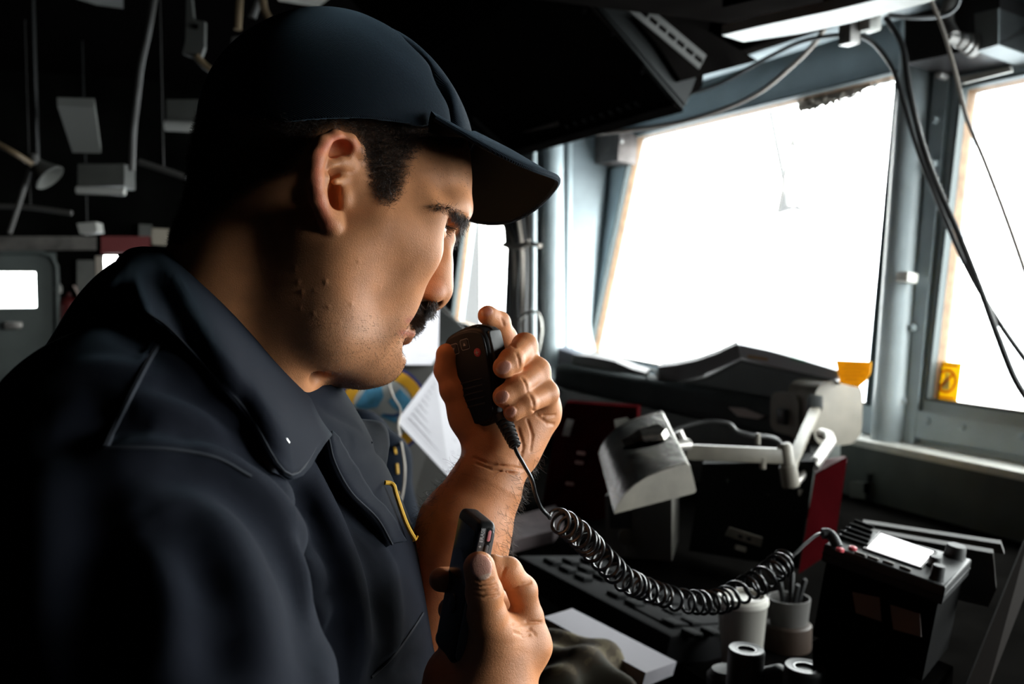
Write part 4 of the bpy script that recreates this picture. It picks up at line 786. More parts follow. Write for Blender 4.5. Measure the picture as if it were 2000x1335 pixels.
for k in range(5):
    x0_, y0_ = 1632+9*k, 1047-7*k; a, c = rl(x0_, y0_), rl(x0_+62-6*k, y0_+22-2*k); b.box((rf2(*a, .002)+rf2(*c, .002))/2, [nrm(rf2(*c)-rf2(*a)), qy, qz], (np.linalg.norm(rf2(*c)-rf2(*a))/2, .0016, .002), .0008)
b.build('speaker_grille', M_keyt, rd, True)
for (x_, y_, r_, h_, nm) in [(1864, 1078, .0118, .014, 'channel_knob'), (1823, 1097, .0070, .012, 'volume_knob'), (1829, 1122, .0072, .016, 'squelch_knob')]:
    a, c = rl(x_, y_+8); b = MB(); b.lathe(rf2(a, c, 0), qz, [(.0001, 0), (r_*1.1, 0), (r_, .003), (r_*.95, h_-.002), (r_*.85, h_), (.0001, h_)], 24); b.build(nm, M_blk2, rd, True)
for (x_, y_) in ((1665, 1072), (1640, 1075)): a, c = rl(x_, y_); b = MB(); b.lathe(rf2(a, c, 0), qz, [(.0001, 0), (.0050, 0), (.0045, .003), (.0001, .004)], 16); b.build('red_button', mat('red_button', (.55, .06, .08), rough=.4), rd, True)
for (x_, y_) in ((1680, 1083), (1705, 1091), (1735, 1100), (1768, 1111)): a, c = rl(x_, y_); b = MB(); b.box(rf2(a, c, .001), [qx, qy, qz], (.0062, .0022, .0016), .0008); b.build('soft_key', M_greyb, rd, True)
# plug housing where the cord enters
b = MB(); b.tube(catmull([P(1606, 1042, 1.16), P(1618, 1042, 1.16), P(1628, 1052, 1.155), P(1636, 1068, 1.15)], 5), .0062, 10); b.build('cord_plug', M_blk2, rd, True)
# stand below the radio with two labels
e = empty('radio_stand', (P(1750, 1200, 1.1)[0], P(1750, 1200, 1.1)[1], ZD), 'black box stand under the radio with two dim paper labels', 'stand')
s0, s1 = rf2(.006, .004, -.122), rf2(rw, .004, -.122); b = MB(); b.prism([s0, s1, np.array([s1[0], s1[1], ZD]), np.array([s0[0], s0[1], ZD])], qy*np.array([1, 1, 0])*.09); b.build('stand_box', mat('matt_black_stand', (.0015, .0014, .0013), rough=.95, spec=.0), e)
M_lab = mat('dim_label', (.16, .135, .125), rough=.8)
gn = nrm(np.cross(qx, [0, 0, 1.])); gn = gn if gn@(-Fw) > 0 else -gn; gp = s0+gn*.003
for q in ([(1665, 1155), (1718, 1166), (1722, 1213), (1672, 1196)], [(1739, 1180), (1797, 1198), (1800, 1243), (1745, 1228)]):
    b = MB(); b.prism([on_plane(x_, y_, rf2(0, -.0015, -.06), -qy) for x_, y_ in q], -qy*.0008); b.build('paper_label', M_lab, rd)
# folders behind the radio
b = MB(); b.prism([P(*q) for q in [(1684, 1020, 1.42), (1955, 1062, 1.22), (1962, 1082, 1.22), (1690, 1038, 1.42)]], nrm([.7, .6, 0])*.02); tag(b.build('folder', mat('grey_tan_folder', (.03, .026, .022), rough=.7), None), 'grey tan folder edge standing highest behind the radio', 'folder', 'folders behind the radio')
b = MB(); b.prism([P(*q) for q in [(1700, 1038, 1.36), (1940, 1080, 1.18), (1946, 1150, 1.16), (1930, 1185, 1.16), (1700, 1130, 1.34)]], nrm([.7, .6, 0])*.02); tag(b.build('folder', mat('dark_tan_folder', (.030, .026, .021), rough=.7), None), 'dark tan folder standing right behind the radio', 'folder', 'folders behind the radio')
# switch box on the console panel
e = empty('wall_switch', onX(1692, 960, XF-.03), 'small grey switch box on the panel under the window ledge', 'switch')
b = MB(); b.prism([onX(*q, XF) for q in [(1676, 938), (1706, 942), (1706, 972), (1676, 968)]], (-.03, 0, 0)); b.build('switch_box', mat('switch_grey', (.10, .10, .09), rough=.5), e)
b = MB(); b.box(onX(1692, 953, XF-.034), np.eye(3), (.006, .006, .014), .003); b.build('toggle', M_ceil, e, True)
b = MB(); b.tube([onX(1698, 925, XF-.012), onX(1696, 940, XF-.012)], .008, 8); b.build('conduit_stub', M_dgrey, e, True)
# slanted panel edge at the lower right
e = slabw('cabinet_edge', [(1880, 1360, 1.10), (1925, 1360, 1.10), (2020, 1115, 1.30), (2020, 1010, 1.32)], nrm([.7, .6, 0])*.015, mat('brown_edge', (.010, .008, .007), rough=.9, spec=.05), 'slanted brown metal cabinet edge at the lower right corner', 'cabinet')
# ---- area behind the chin: slanted board with papers, emblem, padded chair
sb = empty('chart_board', P(800, 1000, 2.6), 'grey slanted board behind the mouth and chin with sheets of paper on it', 'board')
slabw('board_face', [(610, 690, 2.75), (760, 590, 2.9), (860, 590, 2.95), (905, 640, 2.9), (930, 1010, 2.35), (790, 1030, 2.3), (640, 860, 2.55)], Fw*.03, mat('warm_grey_board', (.045, .043, .039), rough=.6, vary=(8, .1)), None, None, sb)
slabw('board_top_panel', [(856, 600, 2.86), (905, 640, 2.86), (898, 700, 2.84), (856, 712, 2.80)], Fw*.02, M_dgrey, None, None, sb)
def paper(pts, label, lines, nm='paper_sheet'):
    e_ = empty(nm, P(*pts[2]), label, 'paper'); q = [P(*p_) for p_ in pts]; n_ = nrm(np.cross(q[1]-q[0], q[3]-q[0])); n_ = n_ if n_@Fw > 0 else -n_
    b_ = MB(); b_.prism(q, n_*.002); b_.build('sheet', M_paper, e_)
    b_ = MB()
    for k in range(lines):
        t_ = .12+.78*k/lines; w0, w1 = .10, .10+rng.uniform(.45, .8)
        f_ = lambda u, v: (q[0]*(1-u)+q[1]*u)*(1-v)+(q[3]*(1-u)+q[2]*u)*v
        b_.prism([f_(w0, t_)-n_*.0006, f_(w1, t_)-n_*.0006, f_(w1, t_+.014)-n_*.0006, f_(w0, t_+.014)-n_*.0006], -n_*.0003)
    b_.build('printed_lines', M_ink, e_); return e_
paper([(760, 600, 2.56), (858, 598, 2.80), (856, 712, 2.78), (762, 712, 2.53)], 'white printed sheet on the board right in front of the lips', 11)
paper([(850, 722, 2.42), (925, 835, 2.44), (880, 935, 2.26), (774, 822, 2.24)], 'white printed sheet tilted on the board behind the thumb', 9)
slabw('loose_paper', [(*q_, (1.6-ZD-.004)/-(ray(*q_)[2])) for q_ in [(806, 972), (868, 952), (920, 960), (900, 1010), (820, 1015)]], (0, 0, -.003), M_paper, 'loose white paper between chest and forearm', 'paper')
slabw('paper_bundle', [(*q_, (1.6-ZD-.030)/-(ray(*q_)[2])) for q_ in [(990, 1012), (1085, 985), (1100, 1010), (1080, 1036), (1000, 1055)]], (0, 0, -.028), mat('pinkish_paper', (.10, .075, .078), rough=.8, vary=(30, .3)), 'dim pinkish bundle of paper behind the wrist', 'papers')
# round emblem
em = empty('round_emblem', P(750, 880, 2.5), 'round emblem with gold ring, blue rim and light blue map behind the chin', 'emblem')
ec = P(749, 800, 2.45); ef = Frame(ec, nrm(Rt*.98+Fw*.2), Up, nrm(-Fw*.98+Rt*.2)); R1 = 88*2.45/F
def disc(r0, r1, z0, z1, nm, c_): b_ = MB(); b_.ring(ef(0, 0, z0), ef.m[2], [(r1, 0), (r1, z1-z0), (max(r0, .0003), z1-z0), (max(r0, .0003), 0)], 56); return b_.build(nm, mat(nm+'_colour', c_, rough=.5), em)
disc(0, R1, 0, .004, 'blue_rim', (.03, .035, .17)); disc(R1*.69, R1*.93, .004, .006, 'gold_ring', (.85, .42, .02)); disc(0, R1*.69, .004, .005, 'pale_centre', (.60, .62, .60))
M_sea = mat('map_blue', (.12, .42, .66), rough=.5, vary=(60, .2)); b = MB(); rr_ = R1*.66
for pts in ([(-.95, .15), (-.6, .7), (-.1, .95), (.0, .45), (-.2, .1), (-.75, .0)], [(.15, .30), (.55, .72), (.9, .35), (.85, -.1), (.5, -.05), (.3, .1)], [(.0, -.1), (.4, -.25), (.7, -.5), (.3, -.4), (-.1, -.2)], [(-.5, -.35), (-.2, -.45), (-.3, -.8), (-.55, -.65)]):
    b.prism([ef(a*rr_, c*rr_, .005) for a, c in pts], ef.m[2]*.0006)
b.build('map_patches', M_sea, em)
b = MB(); b.prism([ef(a*rr_, c*rr_, .0056) for a, c in [(-.05, -.12), (.35, -.15), (.75, .0), (.45, -.25), (.1, -.22)]], ef.m[2]*.0005); b.build('map_line', mat('map_navy', (.03, .10, .28), rough=.5), em)
# padded navy chair
ch = empty('padded_chair', P(740, 1100, 1.9), 'navy padded chair back with small yellow stitches behind the far lapel', 'chair')
chs = SDF(); chs.cap(P(700, 858, 2.0), P(745, 900, 1.95), .055, .055, k=.03); chs.cap(P(745, 900, 1.95), P(745, 1020, 1.9), .050, .075, k=.03); chs.cap(P(740, 1040, 1.9), P(800, 1060, 1.86), .07, .045, k=.03); chs.cap(P(700, 858, 2.0), P(690, 1000, 1.95), .055, .07, k=.03)
c8 = np.array([P(a, c, z_) for a in (580, 900) for c in (760, 1150) for z_ in (1.75, 2.15)]); cv_, cf_ = nets(chs.ev, c8.min(0), c8.max(0), .008)
mesh_obj('back_cushion', cv_, cf_, mat('navy_padding', (.0035, .0065, .013), rough=.9, spec=.1, bump=[(500, .3, .001, 'noise')]), ch)
b = MB(); pc_ = P(745, 1040, 1.92); b.tube([pc_, np.array([pc_[0], pc_[1], .02])], .03, 14); b.lathe((pc_[0], pc_[1], 0.), (0, 0, 1), [(.0001, 0), (.22, 0), (.20, .03), (.0001, .04)], 24); b.build('pedestal', M_dark, ch, True)
for (x0_, y0_, x1_, y1_) in ((776, 872, 779, 886), (781, 905, 783, 925), (782, 960, 782, 972)):
    s_, ok = march(chs.ev, [x0_-6, x1_-6], [y0_, y1_], z0=1.5, z1=2.3); b = MB(); b.tube([s_[0]-Fw*.001, s_[1]-Fw*.001], .0028, 6); b.build('yellow_stitch', M_thread, ch, True)
b = MB(); b.tube(catmull([P(*q) for q in [(762, 715, 2.30), (758, 740, 2.30), (768, 775, 2.3), (782, 800, 2.28), (778, 830, 2.2), (784, 870, 1.9), (790, 910, 1.86), (788, 950, 1.85), (780, 990, 1.84)]], 6), .0028, 6); tag(b.build('earphone_cord', M_cab, None, True), 'thin pale cord hanging over the emblem and the navy chair', 'cord')
# ================================================================== PERSON: head
HY, HR = math.radians(11), math.radians(9)            # head turned and tilted away from the lens
H0 = P(650, 400, .70)
Fh = Rt*math.cos(HY)+nrm(np.cross(Up, Rt)*-1)*math.sin(HY)*1.0
Fh = nrm(Rt*math.cos(HY)+Fw*math.sin(HY))
N0 = nrm(-Fw*math.cos(HY)+Rt*math.sin(HY))
U0 = np.cross(Fh, N0); U0 = U0 if U0@Up > 0 else -U0
Nh = N0*math.cos(HR)+U0*math.sin(HR); Uh = U0*math.cos(HR)-N0*math.sin(HR)
HM = np.stack([Fh, Nh, Uh])                            # world -> head axes (forward, near side, up)
def to_h(p): return (np.asarray(p)-H0)@HM.T
def from_h(q): return H0+np.asarray(q)@HM
def S(px, py, w=0.):                                   # head-frame point seen at a pixel, w metres off the mid plane
    return to_h(on_plane(px, py, H0+Nh*w, Nh))
def head_xf(p):
    q = to_h(p); q[:, 1] = np.abs(q[:, 1]); return q
PA = math.radians(-21)                                 # the skull's own pitch
axh = np.array([[math.cos(PA), 0, math.sin(PA)], [0, 1, 0], [-math.sin(PA), 0, math.cos(PA)]])
hd = SDF(head_xf)
hd.ell(S(655, 285), (.090, .071, .080), axh)
hd.ell(S(585, 310), (.064, .066, .064), axh, k=.02)
hd.ell(S(830, 335), (.030, .050, .040), k=.02)
hd.ell(S(848, 372, .022), (.022, .026, .022), k=.018)
hd.ell(S(736, 550), (.024, .028, .052), k=.018)
hd.cap(S(735, 445), S(688, 610), .034, .028, k=.025)
hd.ell(S(690, 555, .038), (.042, .021, .050), k=.02)
hd.ell(S(757, 522, .034), (.0215, .016, .034), k=.016)
hd.ell(S(742, 478, .050), (.038, .0125, .030), k=.018)
hd.ell(S(706, 432, .058), (.022, .0095, .030), k=.015)
hd.cap(S(815, 478, .046), S(735, 440, .062), .009, .010, k=.022)
hd.cap(S(897, 412, .010), S(884, 408, .036), .0085, .008, k=.012)
hd.cap(S(884, 408, .036), S(850, 420, .050), .0075, .007, k=.016)
hd.ell(S(770, 405, .050), (.022, .010, .030), k=.018)
hd.cap(S(712, 700, .014), S(636, 640, .048), .0145, .018, k=.018)
hd.cap(S(640, 648, .050), S(655, 500, .060), .020, .018, k=.025)
hd.ell(S(690, 690), (.034, .034, .019), k=.018)
hd.sph(S(744, 708), .0135, k=.009)
hd.ell(S(730, 655, .008), (.016, .017, .026), k=.012)
hd.ell(S(766, 612), (.0125, .017, .024), k=.010)
# neck
hd.cap(S(548, 420), S(380, 800), .057, .062, k=.03)
hd.cap(S(570, 500, .010), S(455, 790, .004), .038, .044, k=.02)
hd.cap(S(600, 480, .056), S(545, 780, .034), .010, .013, k=.025)
# nose
hd.cap(S(876, 470), S(857, 520), .0045, .0060, k=.012)
hd.cap(S(857, 520), S(853, 565), .0062, .0080, k=.008)
hd.sph(S(852, 566), .0094, k=.006)
hd.ell(S(845, 530, .006), (.013, .0105, .026), k=.010)
hd.ell(S(836, 571, .0130), (.0108, .0064, .0086), k=.004)
hd.cap(S(850, 578), S(828, 584), .0042, .0045, k=.005)
hd.ell(S(842, 589, .0095), (.0072, .0036, .0050), k=.002, m='s')
# eye hollow, eyeball bed and lids
EYE = S(838, 439, .034)
hd.ell(S(866, 457, .031), (.013, .017, .0125), k=.010, m='s')
hd.sph(EYE, .0128, k=.005)
hd.cap(S(868, 428, .022), S(857, 426, .044), .0022, .0022, k=.004)
hd.cap(S(866, 454, .024), S(852, 456, .042), .0030, .0026, k=.005)
hd.ell(EYE+np.array([.0094, .0010, -.0022]), (.0080, .0138, .0026), ax=axh, k=.0010, m='s')
hd.cap(EYE+np.array([.0128, -.006, .0042]), EYE+np.array([.0085, .0105, .0022]), .0011, .0010, k=.0012)
hd.chain([S(606, 560, .060), S(604, 620, .056), S(606, 670, .050), S(614, 722, .040)], [.0015, .0028, .0040, .0040], k=.014, m='s')
# mouth
hd.cap(S(803, 618), S(795, 622, .014), .0050, .0045, k=.005)
hd.cap(S(795, 622, .014), S(786, 634, .024), .0045, .0030, k=.006)
hd.cap(S(795, 652), S(790, 651, .010), .0062, .0055, k=.005)
hd.cap(S(790, 651, .010), S(781, 645, .024), .0055, .0028, k=.006)
hd.cap(S(812, 637), S(800, 638, .014), .0016, .0016, k=.003, m='s')
hd.cap(S(800, 638, .014), S(786, 641, .025), .0016, .0012, k=.003, m='s')
hd.cap(S(800, 676), S(786, 676, .014), .0050, .0040, k=.008, m='s')
hd.cap(S(828, 592, .016), S(790, 628, .032), .0016, .0020, k=.008, m='s')
# ear
hd.ell(S(660, 345, .067), (.017, .008, .030), k=.010)
ear = [(700, 322, .066), (698, 294, .074), (682, 276, .080), (654, 269, .085), (631, 281, .088), (617, 310, .090), (614, 348, .089), (620, 388, .085), (632, 416, .081), (643, 436, .079), (651, 443, .078)]
hd.chain([S(*q) for q in ear], [.0038, .0042, .0044, .0046, .0048, .0050, .0050, .0048, .0046, .0050, .0050], k=.004)
hd.ell(S(652, 428, .077), (.0048, .0040, .0095), k=.004)
hd.ell(S(652, 300, .078), (.0115, .0050, .0120), k=.006)
hd.cap(S(632, 300, .083), S(628, 385, .080), .0030, .0030, k=.006)
hd.ell(S(660, 292, .083), (.0085, .0058, .0065), k=.004, m='s')
hd.chain([S(684, 322, .074), S(664, 318, .080), S(647, 326, .083), (S(638, 350, .084)), S(638, 385, .082), S(648, 404, .079)], .0032, k=.004)
hd.ell(S(662, 343, .082), (.0090, .0062, .0045), k=.003, m='s')
hd.ell(S(657, 378, .080), (.0058, .0130, .0100), k=.003, m='s')
hd.cap(S(655, 355, .0815), S(672, 350, .074), .0020, .0026, k=.004)
hd.ell(S(672, 384, .074), (.0038, .0040, .0065), k=.005)
# blemishes and pores that stand out in the photograph
for (x_, y_, r_) in [(583, 551, .0016), (591, 571, .0020), (637, 552, .0013), (636, 549, .0014), (587, 601, .0012), (686, 594, .0014), (641, 598, .0013), (615, 566, .0010), (700, 510, .0008), (742, 560, .0008), (665, 630, .0008), (612, 612, .0011), (577, 525, .0010)]:
    m_, ok = march(hd.ev, x_, y_)
    if ok[0]: q_ = to_h(m_[0]); hd.sph(q_-np.array([0, r_*.42, 0]), r_*.62, k=.0012)
HLO, HHI = H0-np.array([.19, .19, .19]), H0+np.array([.17, .19, .19])
hv, hf = nets(hd.ev, HLO, HHI, .0013)
# pigment of the skin, worked out per point in head coordinates
def npx(p):                                            # near-side pixel of a point (far-side points are mirrored over)
    q = to_h(p); q[:, 1] = np.abs(q[:, 1]); x, y, z = proj(from_h(q)); return x, y, q
SKIN = np.array([.58, .250, .112])
hx, hy, hq = npx(hv)
col = np.tile(SKIN, (len(hv), 1))
def blend(col, c, a): return col*(1-a[:, None])+np.array(c)*a[:, None]
def soft(d, r): return np.clip(1-d/r, 0, 1)**1.5
beard = in_poly(hx, hy, [(640, 520), (700, 600), (770, 610), (830, 600), (840, 640), (800, 780), (700, 790), (600, 740), (560, 680), (590, 560)])
bd = poly_dist(hx, hy, [(640, 520), (700, 600), (770, 610), (830, 600), (840, 640), (800, 780), (700, 790), (600, 740), (560, 680), (590, 560)], True)
col = blend(col, (.30, .160, .090), np.where(beard, np.clip(bd/40, 0, 1), 0)*.45)
col = blend(col, (.62, .15, .09), soft(poly_dist(hx, hy, [(688, 285), (655, 268), (620, 300), (617, 370), (640, 440)]), 26)*(hq[:, 1] > .070)*.75)
col = blend(col, (.48, .15, .09), soft(np.hypot(hx-856, hy-565), 34)*.45)
lip = soft(poly_dist(hx, hy, [(812, 622), (797, 626)]), 11)+soft(poly_dist(hx, hy, [(806, 652), (785, 650)]), 13)
col = blend(col, (.40, .12, .09), np.clip(lip, 0, 1)*.8)
HAIR = [(930, 240), (905, 290), (860, 300), (830, 290), (808, 318), (800, 345), (792, 372), (780, 395), (765, 405), (738, 400), (722, 380), (716, 350), (706, 315), (700, 285), (680, 262), (655, 254), (628, 262), (604, 285), (585, 312), (568, 340), (545, 356), (510, 370), (470, 392), (430, 425), (395, 458), (360, 480), (300, 480), (280, 200), (500, 60), (900, 120)]
inh = in_poly(hx, hy, HAIR); dh = poly_dist(hx, hy, HAIR, True)
notear = ~((hq[:, 1] > .0735) & (hx > 600) & (hx < 705) & (hy > 255) & (hy < 450))
col = blend(col, (.035, .022, .016), np.where(inh & notear, np.clip(dh/22, 0, 1), 0)*.88)
# 
M_skin = mat('skin', attr=True, rough=.46, sss=.06, vary=(60, .14, 6), bump=[(750, .26, .0006, 'noise'), (1700, .28, .0004, 'voronoi')], spec=.28)
M_hair = mat('dark_hair', (.034, .021, .014), rough=.42, spec=.5)
M_eye = mat('eyeball', attr=True, rough=.08, coat=1.)
person = empty('person', (H0[0]-.1, H0[1], 0), 'person in navy cap and coveralls speaking into a handheld radio microphone', 'person')
BODY = [(hv, hf, col)]                                 # shells of the one body mesh, joined below
def strands(name, pos, dirs, length, r, parent, m, curl=.35, seg=4, up=None):
    n = len(pos); p = pos.copy(); d = dirs.copy(); pts = [p.copy()]
    ph = rng.normal(size=(n, 3))
    for k in range(seg):
        d = d+ph*curl*.35+rng.normal(size=(n, 3))*curl*.35; d /= np.linalg.norm(d, axis=1, keepdims=True)
        p = p+d*(length/seg)[:, None]; pts.append(p.copy())
    pts = np.stack(pts, 1)                             # n, seg+1, 3
    t = pts[:, -1]-pts[:, 0]; a = rng.normal(size=(n, 3)); u = np.cross(t, a); u /= np.linalg.norm(u, axis=1, keepdims=True)+1e-9
    v = np.cross(t, u); v /= np.linalg.norm(v, axis=1, keepdims=True)+1e-9
    rr = np.linspace(1, .35, seg+1)*r
    vs = np.stack([pts+(u*math.cos(q)+v*math.sin(q))[:, None, :]*rr[None, :, None] for q in (0, 2.094, 4.189)], 2)
    vs = vs.reshape(-1, 3); base = (np.arange(n)*(seg+1)*3)[:, None, None, None]
    s_ = (np.arange(seg)*3)[None, :, None, None]; k3 = np.arange(3); quad = np.stack([k3, (k3+1) % 3, (k3+1) % 3+3, k3+3], 1)[None, None]
    fs = (base+s_+quad).reshape(-1, 4)
    return mesh_obj(name, vs, fs, m, parent)
def pick(mask, n): i = np.nonzero(mask)[0]; return rng.choice(i, min(n, len(i)*3), replace=True)
hn = grad(hd.ev, hv)
wl = np.where(inh & notear, np.clip(dh/14, .08, 1), 0)*(hy > np.interp(hx, [370, 560, 640, 720, 815, 887, 933], [222, 222, 214, 226, 240, 262, 285]))
i_ = rng.choice(len(hv), 36000, p=wl/wl.sum())
flow = from_h([-.5, 0, -.8])-H0
pos = hv[i_]+rng.normal(size=(len(i_), 3))*.0009
ln = .0032+.0060*np.clip(dh[i_]/40, 0, 1)*rng.uniform(.6, 1.2, len(i_))
ln = ln*np.where(hx[i_] < 560, .6, 1)
strands('hair', pos-hn[i_]*.0005, hn[i_]*.75+flow*.45+rng.normal(size=(len(i_), 3))*.35, ln, .00012, person, M_hair, curl=.55)
# eyebrows
bp_ = [(842, 403), (860, 403), (878, 407), (894, 416), (905, 430)]
db = poly_dist(hx, hy, bp_); wb = np.clip(1-db/np.interp(hx, [840, 870, 905], [5, 9, 13]), 0, 1)*(hq[:, 0] > S(830, 420)[0]-.015)*(hq[:, 1] > .004)
i_ = rng.choice(len(hv), 1700, p=wb/wb.sum())
strands('eyebrow', hv[i_]-hn[i_]*.0004, hn[i_]*.5+nrm(Fh*-.2-Uh*.25)*.6+rng.normal(size=(len(i_), 3))*.25, rng.uniform(.004, .007, len(i_)), .00013, person, M_hair, curl=.15)
# moustache
dm = poly_dist(hx, hy, [(838, 592), (822, 602), (812, 618)]); wm = np.clip(1-dm/17, 0, 1)*(hy > 586)*(hq[:, 1] < .028)
i_ = rng.choice(len(hv), 3800, p=wm/wm.sum())
strands('moustache', hv[i_]-hn[i_]*.0004, hn[i_]*.7+(Fh*.15-Uh*.9)+rng.normal(size=(len(i_), 3))*.25, rng.uniform(.005, .009, len(i_)), .00018, person, M_hair, curl=.18)
# stubble over the jaw, down on the neck and at the temple
ws = np.where(beard, np.clip(bd/30, 0, 1), 0)*(hq[:, 1] < .075)+.35*in_poly(hx, hy, [(800, 300), (918, 290), (914, 385), (840, 400), (800, 380)])
i_ = rng.choice(len(hv), 6500, p=ws/ws.sum())
strands('beard_stubble', hv[i_], hn[i_]*.5-Uh*.6+rng.normal(size=(len(i_), 3))*.3, rng.uniform(.0006, .0014, len(i_)), .00008, person, M_hair, curl=.1, seg=2)
# eyes
def eyeball(side):
    c = EYE*np.array([1, side, 1]); look = nrm([math.cos(PA)*1.0, side*-.05, math.sin(PA)-.30])
    n1, n2 = 28, 20; vs = []; cs = []; u = nrm(np.cross(look, [0, 0, 1])); v = np.cross(u, look); R_ = .0118
    for i in range(n2+1):
        th = math.pi*i/n2
        for j in range(n1):
            ph = 2*math.pi*j/n1; bul = 1+.06*max(0, 1-(th/.5)**2)
            vs.append(from_h(c+R_*bul*(look*math.cos(th)+(u*math.cos(ph)+v*math.sin(ph))*math.sin(th))))
            cs.append((.004, .004, .004) if th < .20 else (.045, .020, .008) if th < .56 else (.15, .12, .105))  # white of the eye darkened to stand for the shade on it
    fs = [(i*n1+j, i*n1+(j+1) % n1, (i+1)*n1+(j+1) % n1, (i+1)*n1+j) for i in range(n2) for j in range(n1)]
    return mesh_obj('eye', vs, fs, M_eye, person, col=np.array(cs))
eyeball(1); eyeball(-1)
# lashes
for sgn in (1, -1):
    lp = np.array([from_h(EYE*np.array([1, sgn, 1])+np.array([.0125*math.cos(a)*.98, sgn*.0125*math.sin(a), -.0002-.004*abs(math.sin(a))])) for a in np.linspace(-.9, .95, 60)])
    strands('eyelashes', lp, np.tile(Fh*.9+Uh*-.35, (len(lp), 1))+rng.normal(size=(len(lp), 3))*.2, np.full(len(lp), .0075), .00014, person, M_hair, curl=.15)

# ================================================================== cap
M_cap = mat('navy_twill', (.0045, .0105, .018), rough=.85, sheen=.28, spec=.2, bump=[(520, .45, .0009, 'wave'), (700, .3, .0006, 'noise')])
M_cap2 = mat('dark_underbrim', (.010, .015, .014), rough=.8, spec=.2, bump=[(700, .3, .0005, 'noise')])
cp = SDF(head_xf)
cax = axh
cp.ell(S(670, 255), (.100, .086, .085), k=.001)
cp.cap(S(560, 379), S(560, 379), .139, k=.016, m='i')
def cap_cut(x):                                        # below the hem
    hem = np.interp(x[:, 0], [S(370, 232)[0], S(560, 226, .08)[0], S(720, 232, .08)[0], S(815, 247, .07)[0], S(887, 268, .05)[0], S(933, 283)[0]],
                    [S(378, 252)[2], S(560, 232, .08)[2], S(720, 232, .08)[2], S(815, 247, .07)[2], S(887, 266, .04)[2], S(933, 285)[2]])
    return hem-x[:, 2]
def cap_inner(x):
    e1 = SDF(); e1.ops = cp_out.ops; return -(e1.ev(x)+.0028)
# soft buckles of the crown
cg = [(668, 20), (740, 52), (800, 105), (850, 170), (880, 240)]
cp.chain([S(x_, y_+6, w_) for (x_, y_), w_ in zip(cg, (.030, .040, .048, .052, .05))], [.002, .003, .004, .0035, .001], k=.014, m='s')
cp.chain([S(800, 75, .012), S(862, 150, .030), S(893, 215, .036), S(889, 262, .042)], .0010, k=.0018, m='s')
cp.chain([S(380, 222, .02), S(450, 222, .07), S(560, 216, .09)], .0006, k=.0015, m='s')
cp_out = SDF(); cp_out.ops = list(cp.ops)
def cap_fn(p):
    q = head_xf(p); a = cp_out.ev(q); r = np.maximum(a, -(a+.0030)); return np.maximum(r, cap_cut(q))
cv, cf = nets(cap_fn, H0-.17, H0+.19, .0015)
mesh_obj('cap_crown', cv, cf, M_cap, person)
# bill
def bill_pt(s, t):
    a = s*math.pi/2
    Cn = S(836, 256, .070); B0 = S(928, 283); T0 = S(1081, 372, .0)
    w_ = .070*math.sin(a)*(1-t)+.078*math.copysign(abs(math.sin(a))**.95, s)*t
    fb = Cn[0]+(B0[0]-Cn[0])*math.cos(a)**.9; ft = Cn[0]+.004+(T0[0]-Cn[0]-.004)*math.cos(a)**.62
    f_ = fb*(1-t)+ft*t
    slope = (T0[2]-B0[2])/(T0[0]-B0[0])
    u_ = B0[2]+slope*(f_-B0[0])+.003-BARCH*(w_/.07)**2*(1-.0*t)
    u_ += (Cn[2]-(B0[2]+slope*(Cn[0]-B0[0])-BARCH))*(1-math.cos(a))*(1-t)*1.0*max(0, 1-t*2)
    return np.array([f_, w_, u_])
BARCH = .028
ns, ntt = 60, 24; top = []; 
for i in range(ns+1):
    for j in range(ntt+1): top.append(bill_pt(-1+2*i/ns, j/ntt))
top = np.array(top); th_ = .0035; bot = top-np.array([0, 0, th_])
vs = from_h(np.concatenate([top, bot])); nn = (ns+1)*(ntt+1)
fs = []
for i in range(ns):
    for j in range(ntt):
        a_ = i*(ntt+1)+j; fs.append((a_, a_+1, a_+ntt+2, a_+ntt+1)); fs.append((a_+nn, a_+ntt+1+nn, a_+ntt+2+nn, a_+1+nn))
    a_ = i*(ntt+1)+ntt; fs.append((a_, a_+nn, a_+ntt+1+nn, a_+ntt+1))
o = mesh_obj('cap_bill', vs, fs, M_cap, person); o.data.materials.append(M_cap2)
for p_ in o.data.polygons:
    if min(p_.vertices) >= nn: p_.material_index = 1
mb = MB(); mb.tube(catmull([from_h(bill_pt(s, 1)-np.array([0, 0, th_/2])) for s in np.linspace(-1, 1, 41)], 2), .0022, 8); mb.build('bill_edge_binding', M_cap, person, True)
# ================================================================== coveralls
M_cloth = mat('navy_coverall_cloth', (.0080, .0098, .0165), rough=.9, sheen=.08, spec=.15, bump=[(38, .12, .004, 'noise'), (900, .35, .0005, 'wave')])
M_steel = mat('polished_metal', (.75, .75, .75), rough=.25, metal=1.)
NT = nrm(-Fw*math.cos(math.radians(6))+Rt*math.sin(math.radians(6)))     # torso side axis
T0p = P(450, 900, .70)
def TS(px, py, w=0.): return on_plane(px, py, T0p+NT*w, NT)
FT = nrm(np.cross(NT, Up)); FT = FT if FT@Rt > 0 else -FT
def tax(deg):
    a = math.radians(deg); return np.stack([FT*math.cos(a)+Up*math.sin(a), NT, Up*math.cos(a)-FT*math.sin(a)])
tr = SDF()
tr.ell(P(452, 1110, .70), (.116, .160, .23), tax(14), k=.001)
tr.ell(P(405, 905, .70), (.080, .13, .11), tax(16), k=.03)
tr.cap(P(262, 915, .530), P(300, 880, .62), .066, .070, k=.04)
tr.cap(P(400, 960, .70), P(440, 965, .86), .072, .060, k=.03)
tr.ell(P(275, 1150, .72), (.108, .160, .17), tax(12), k=.04)
tr.cap(P(345, 700, .69), P(270, 845, .58), .040, .056, k=.04)
tr.ell(P(565, 1480, .72), (.128, .160, .28), tax(8), k=.03)
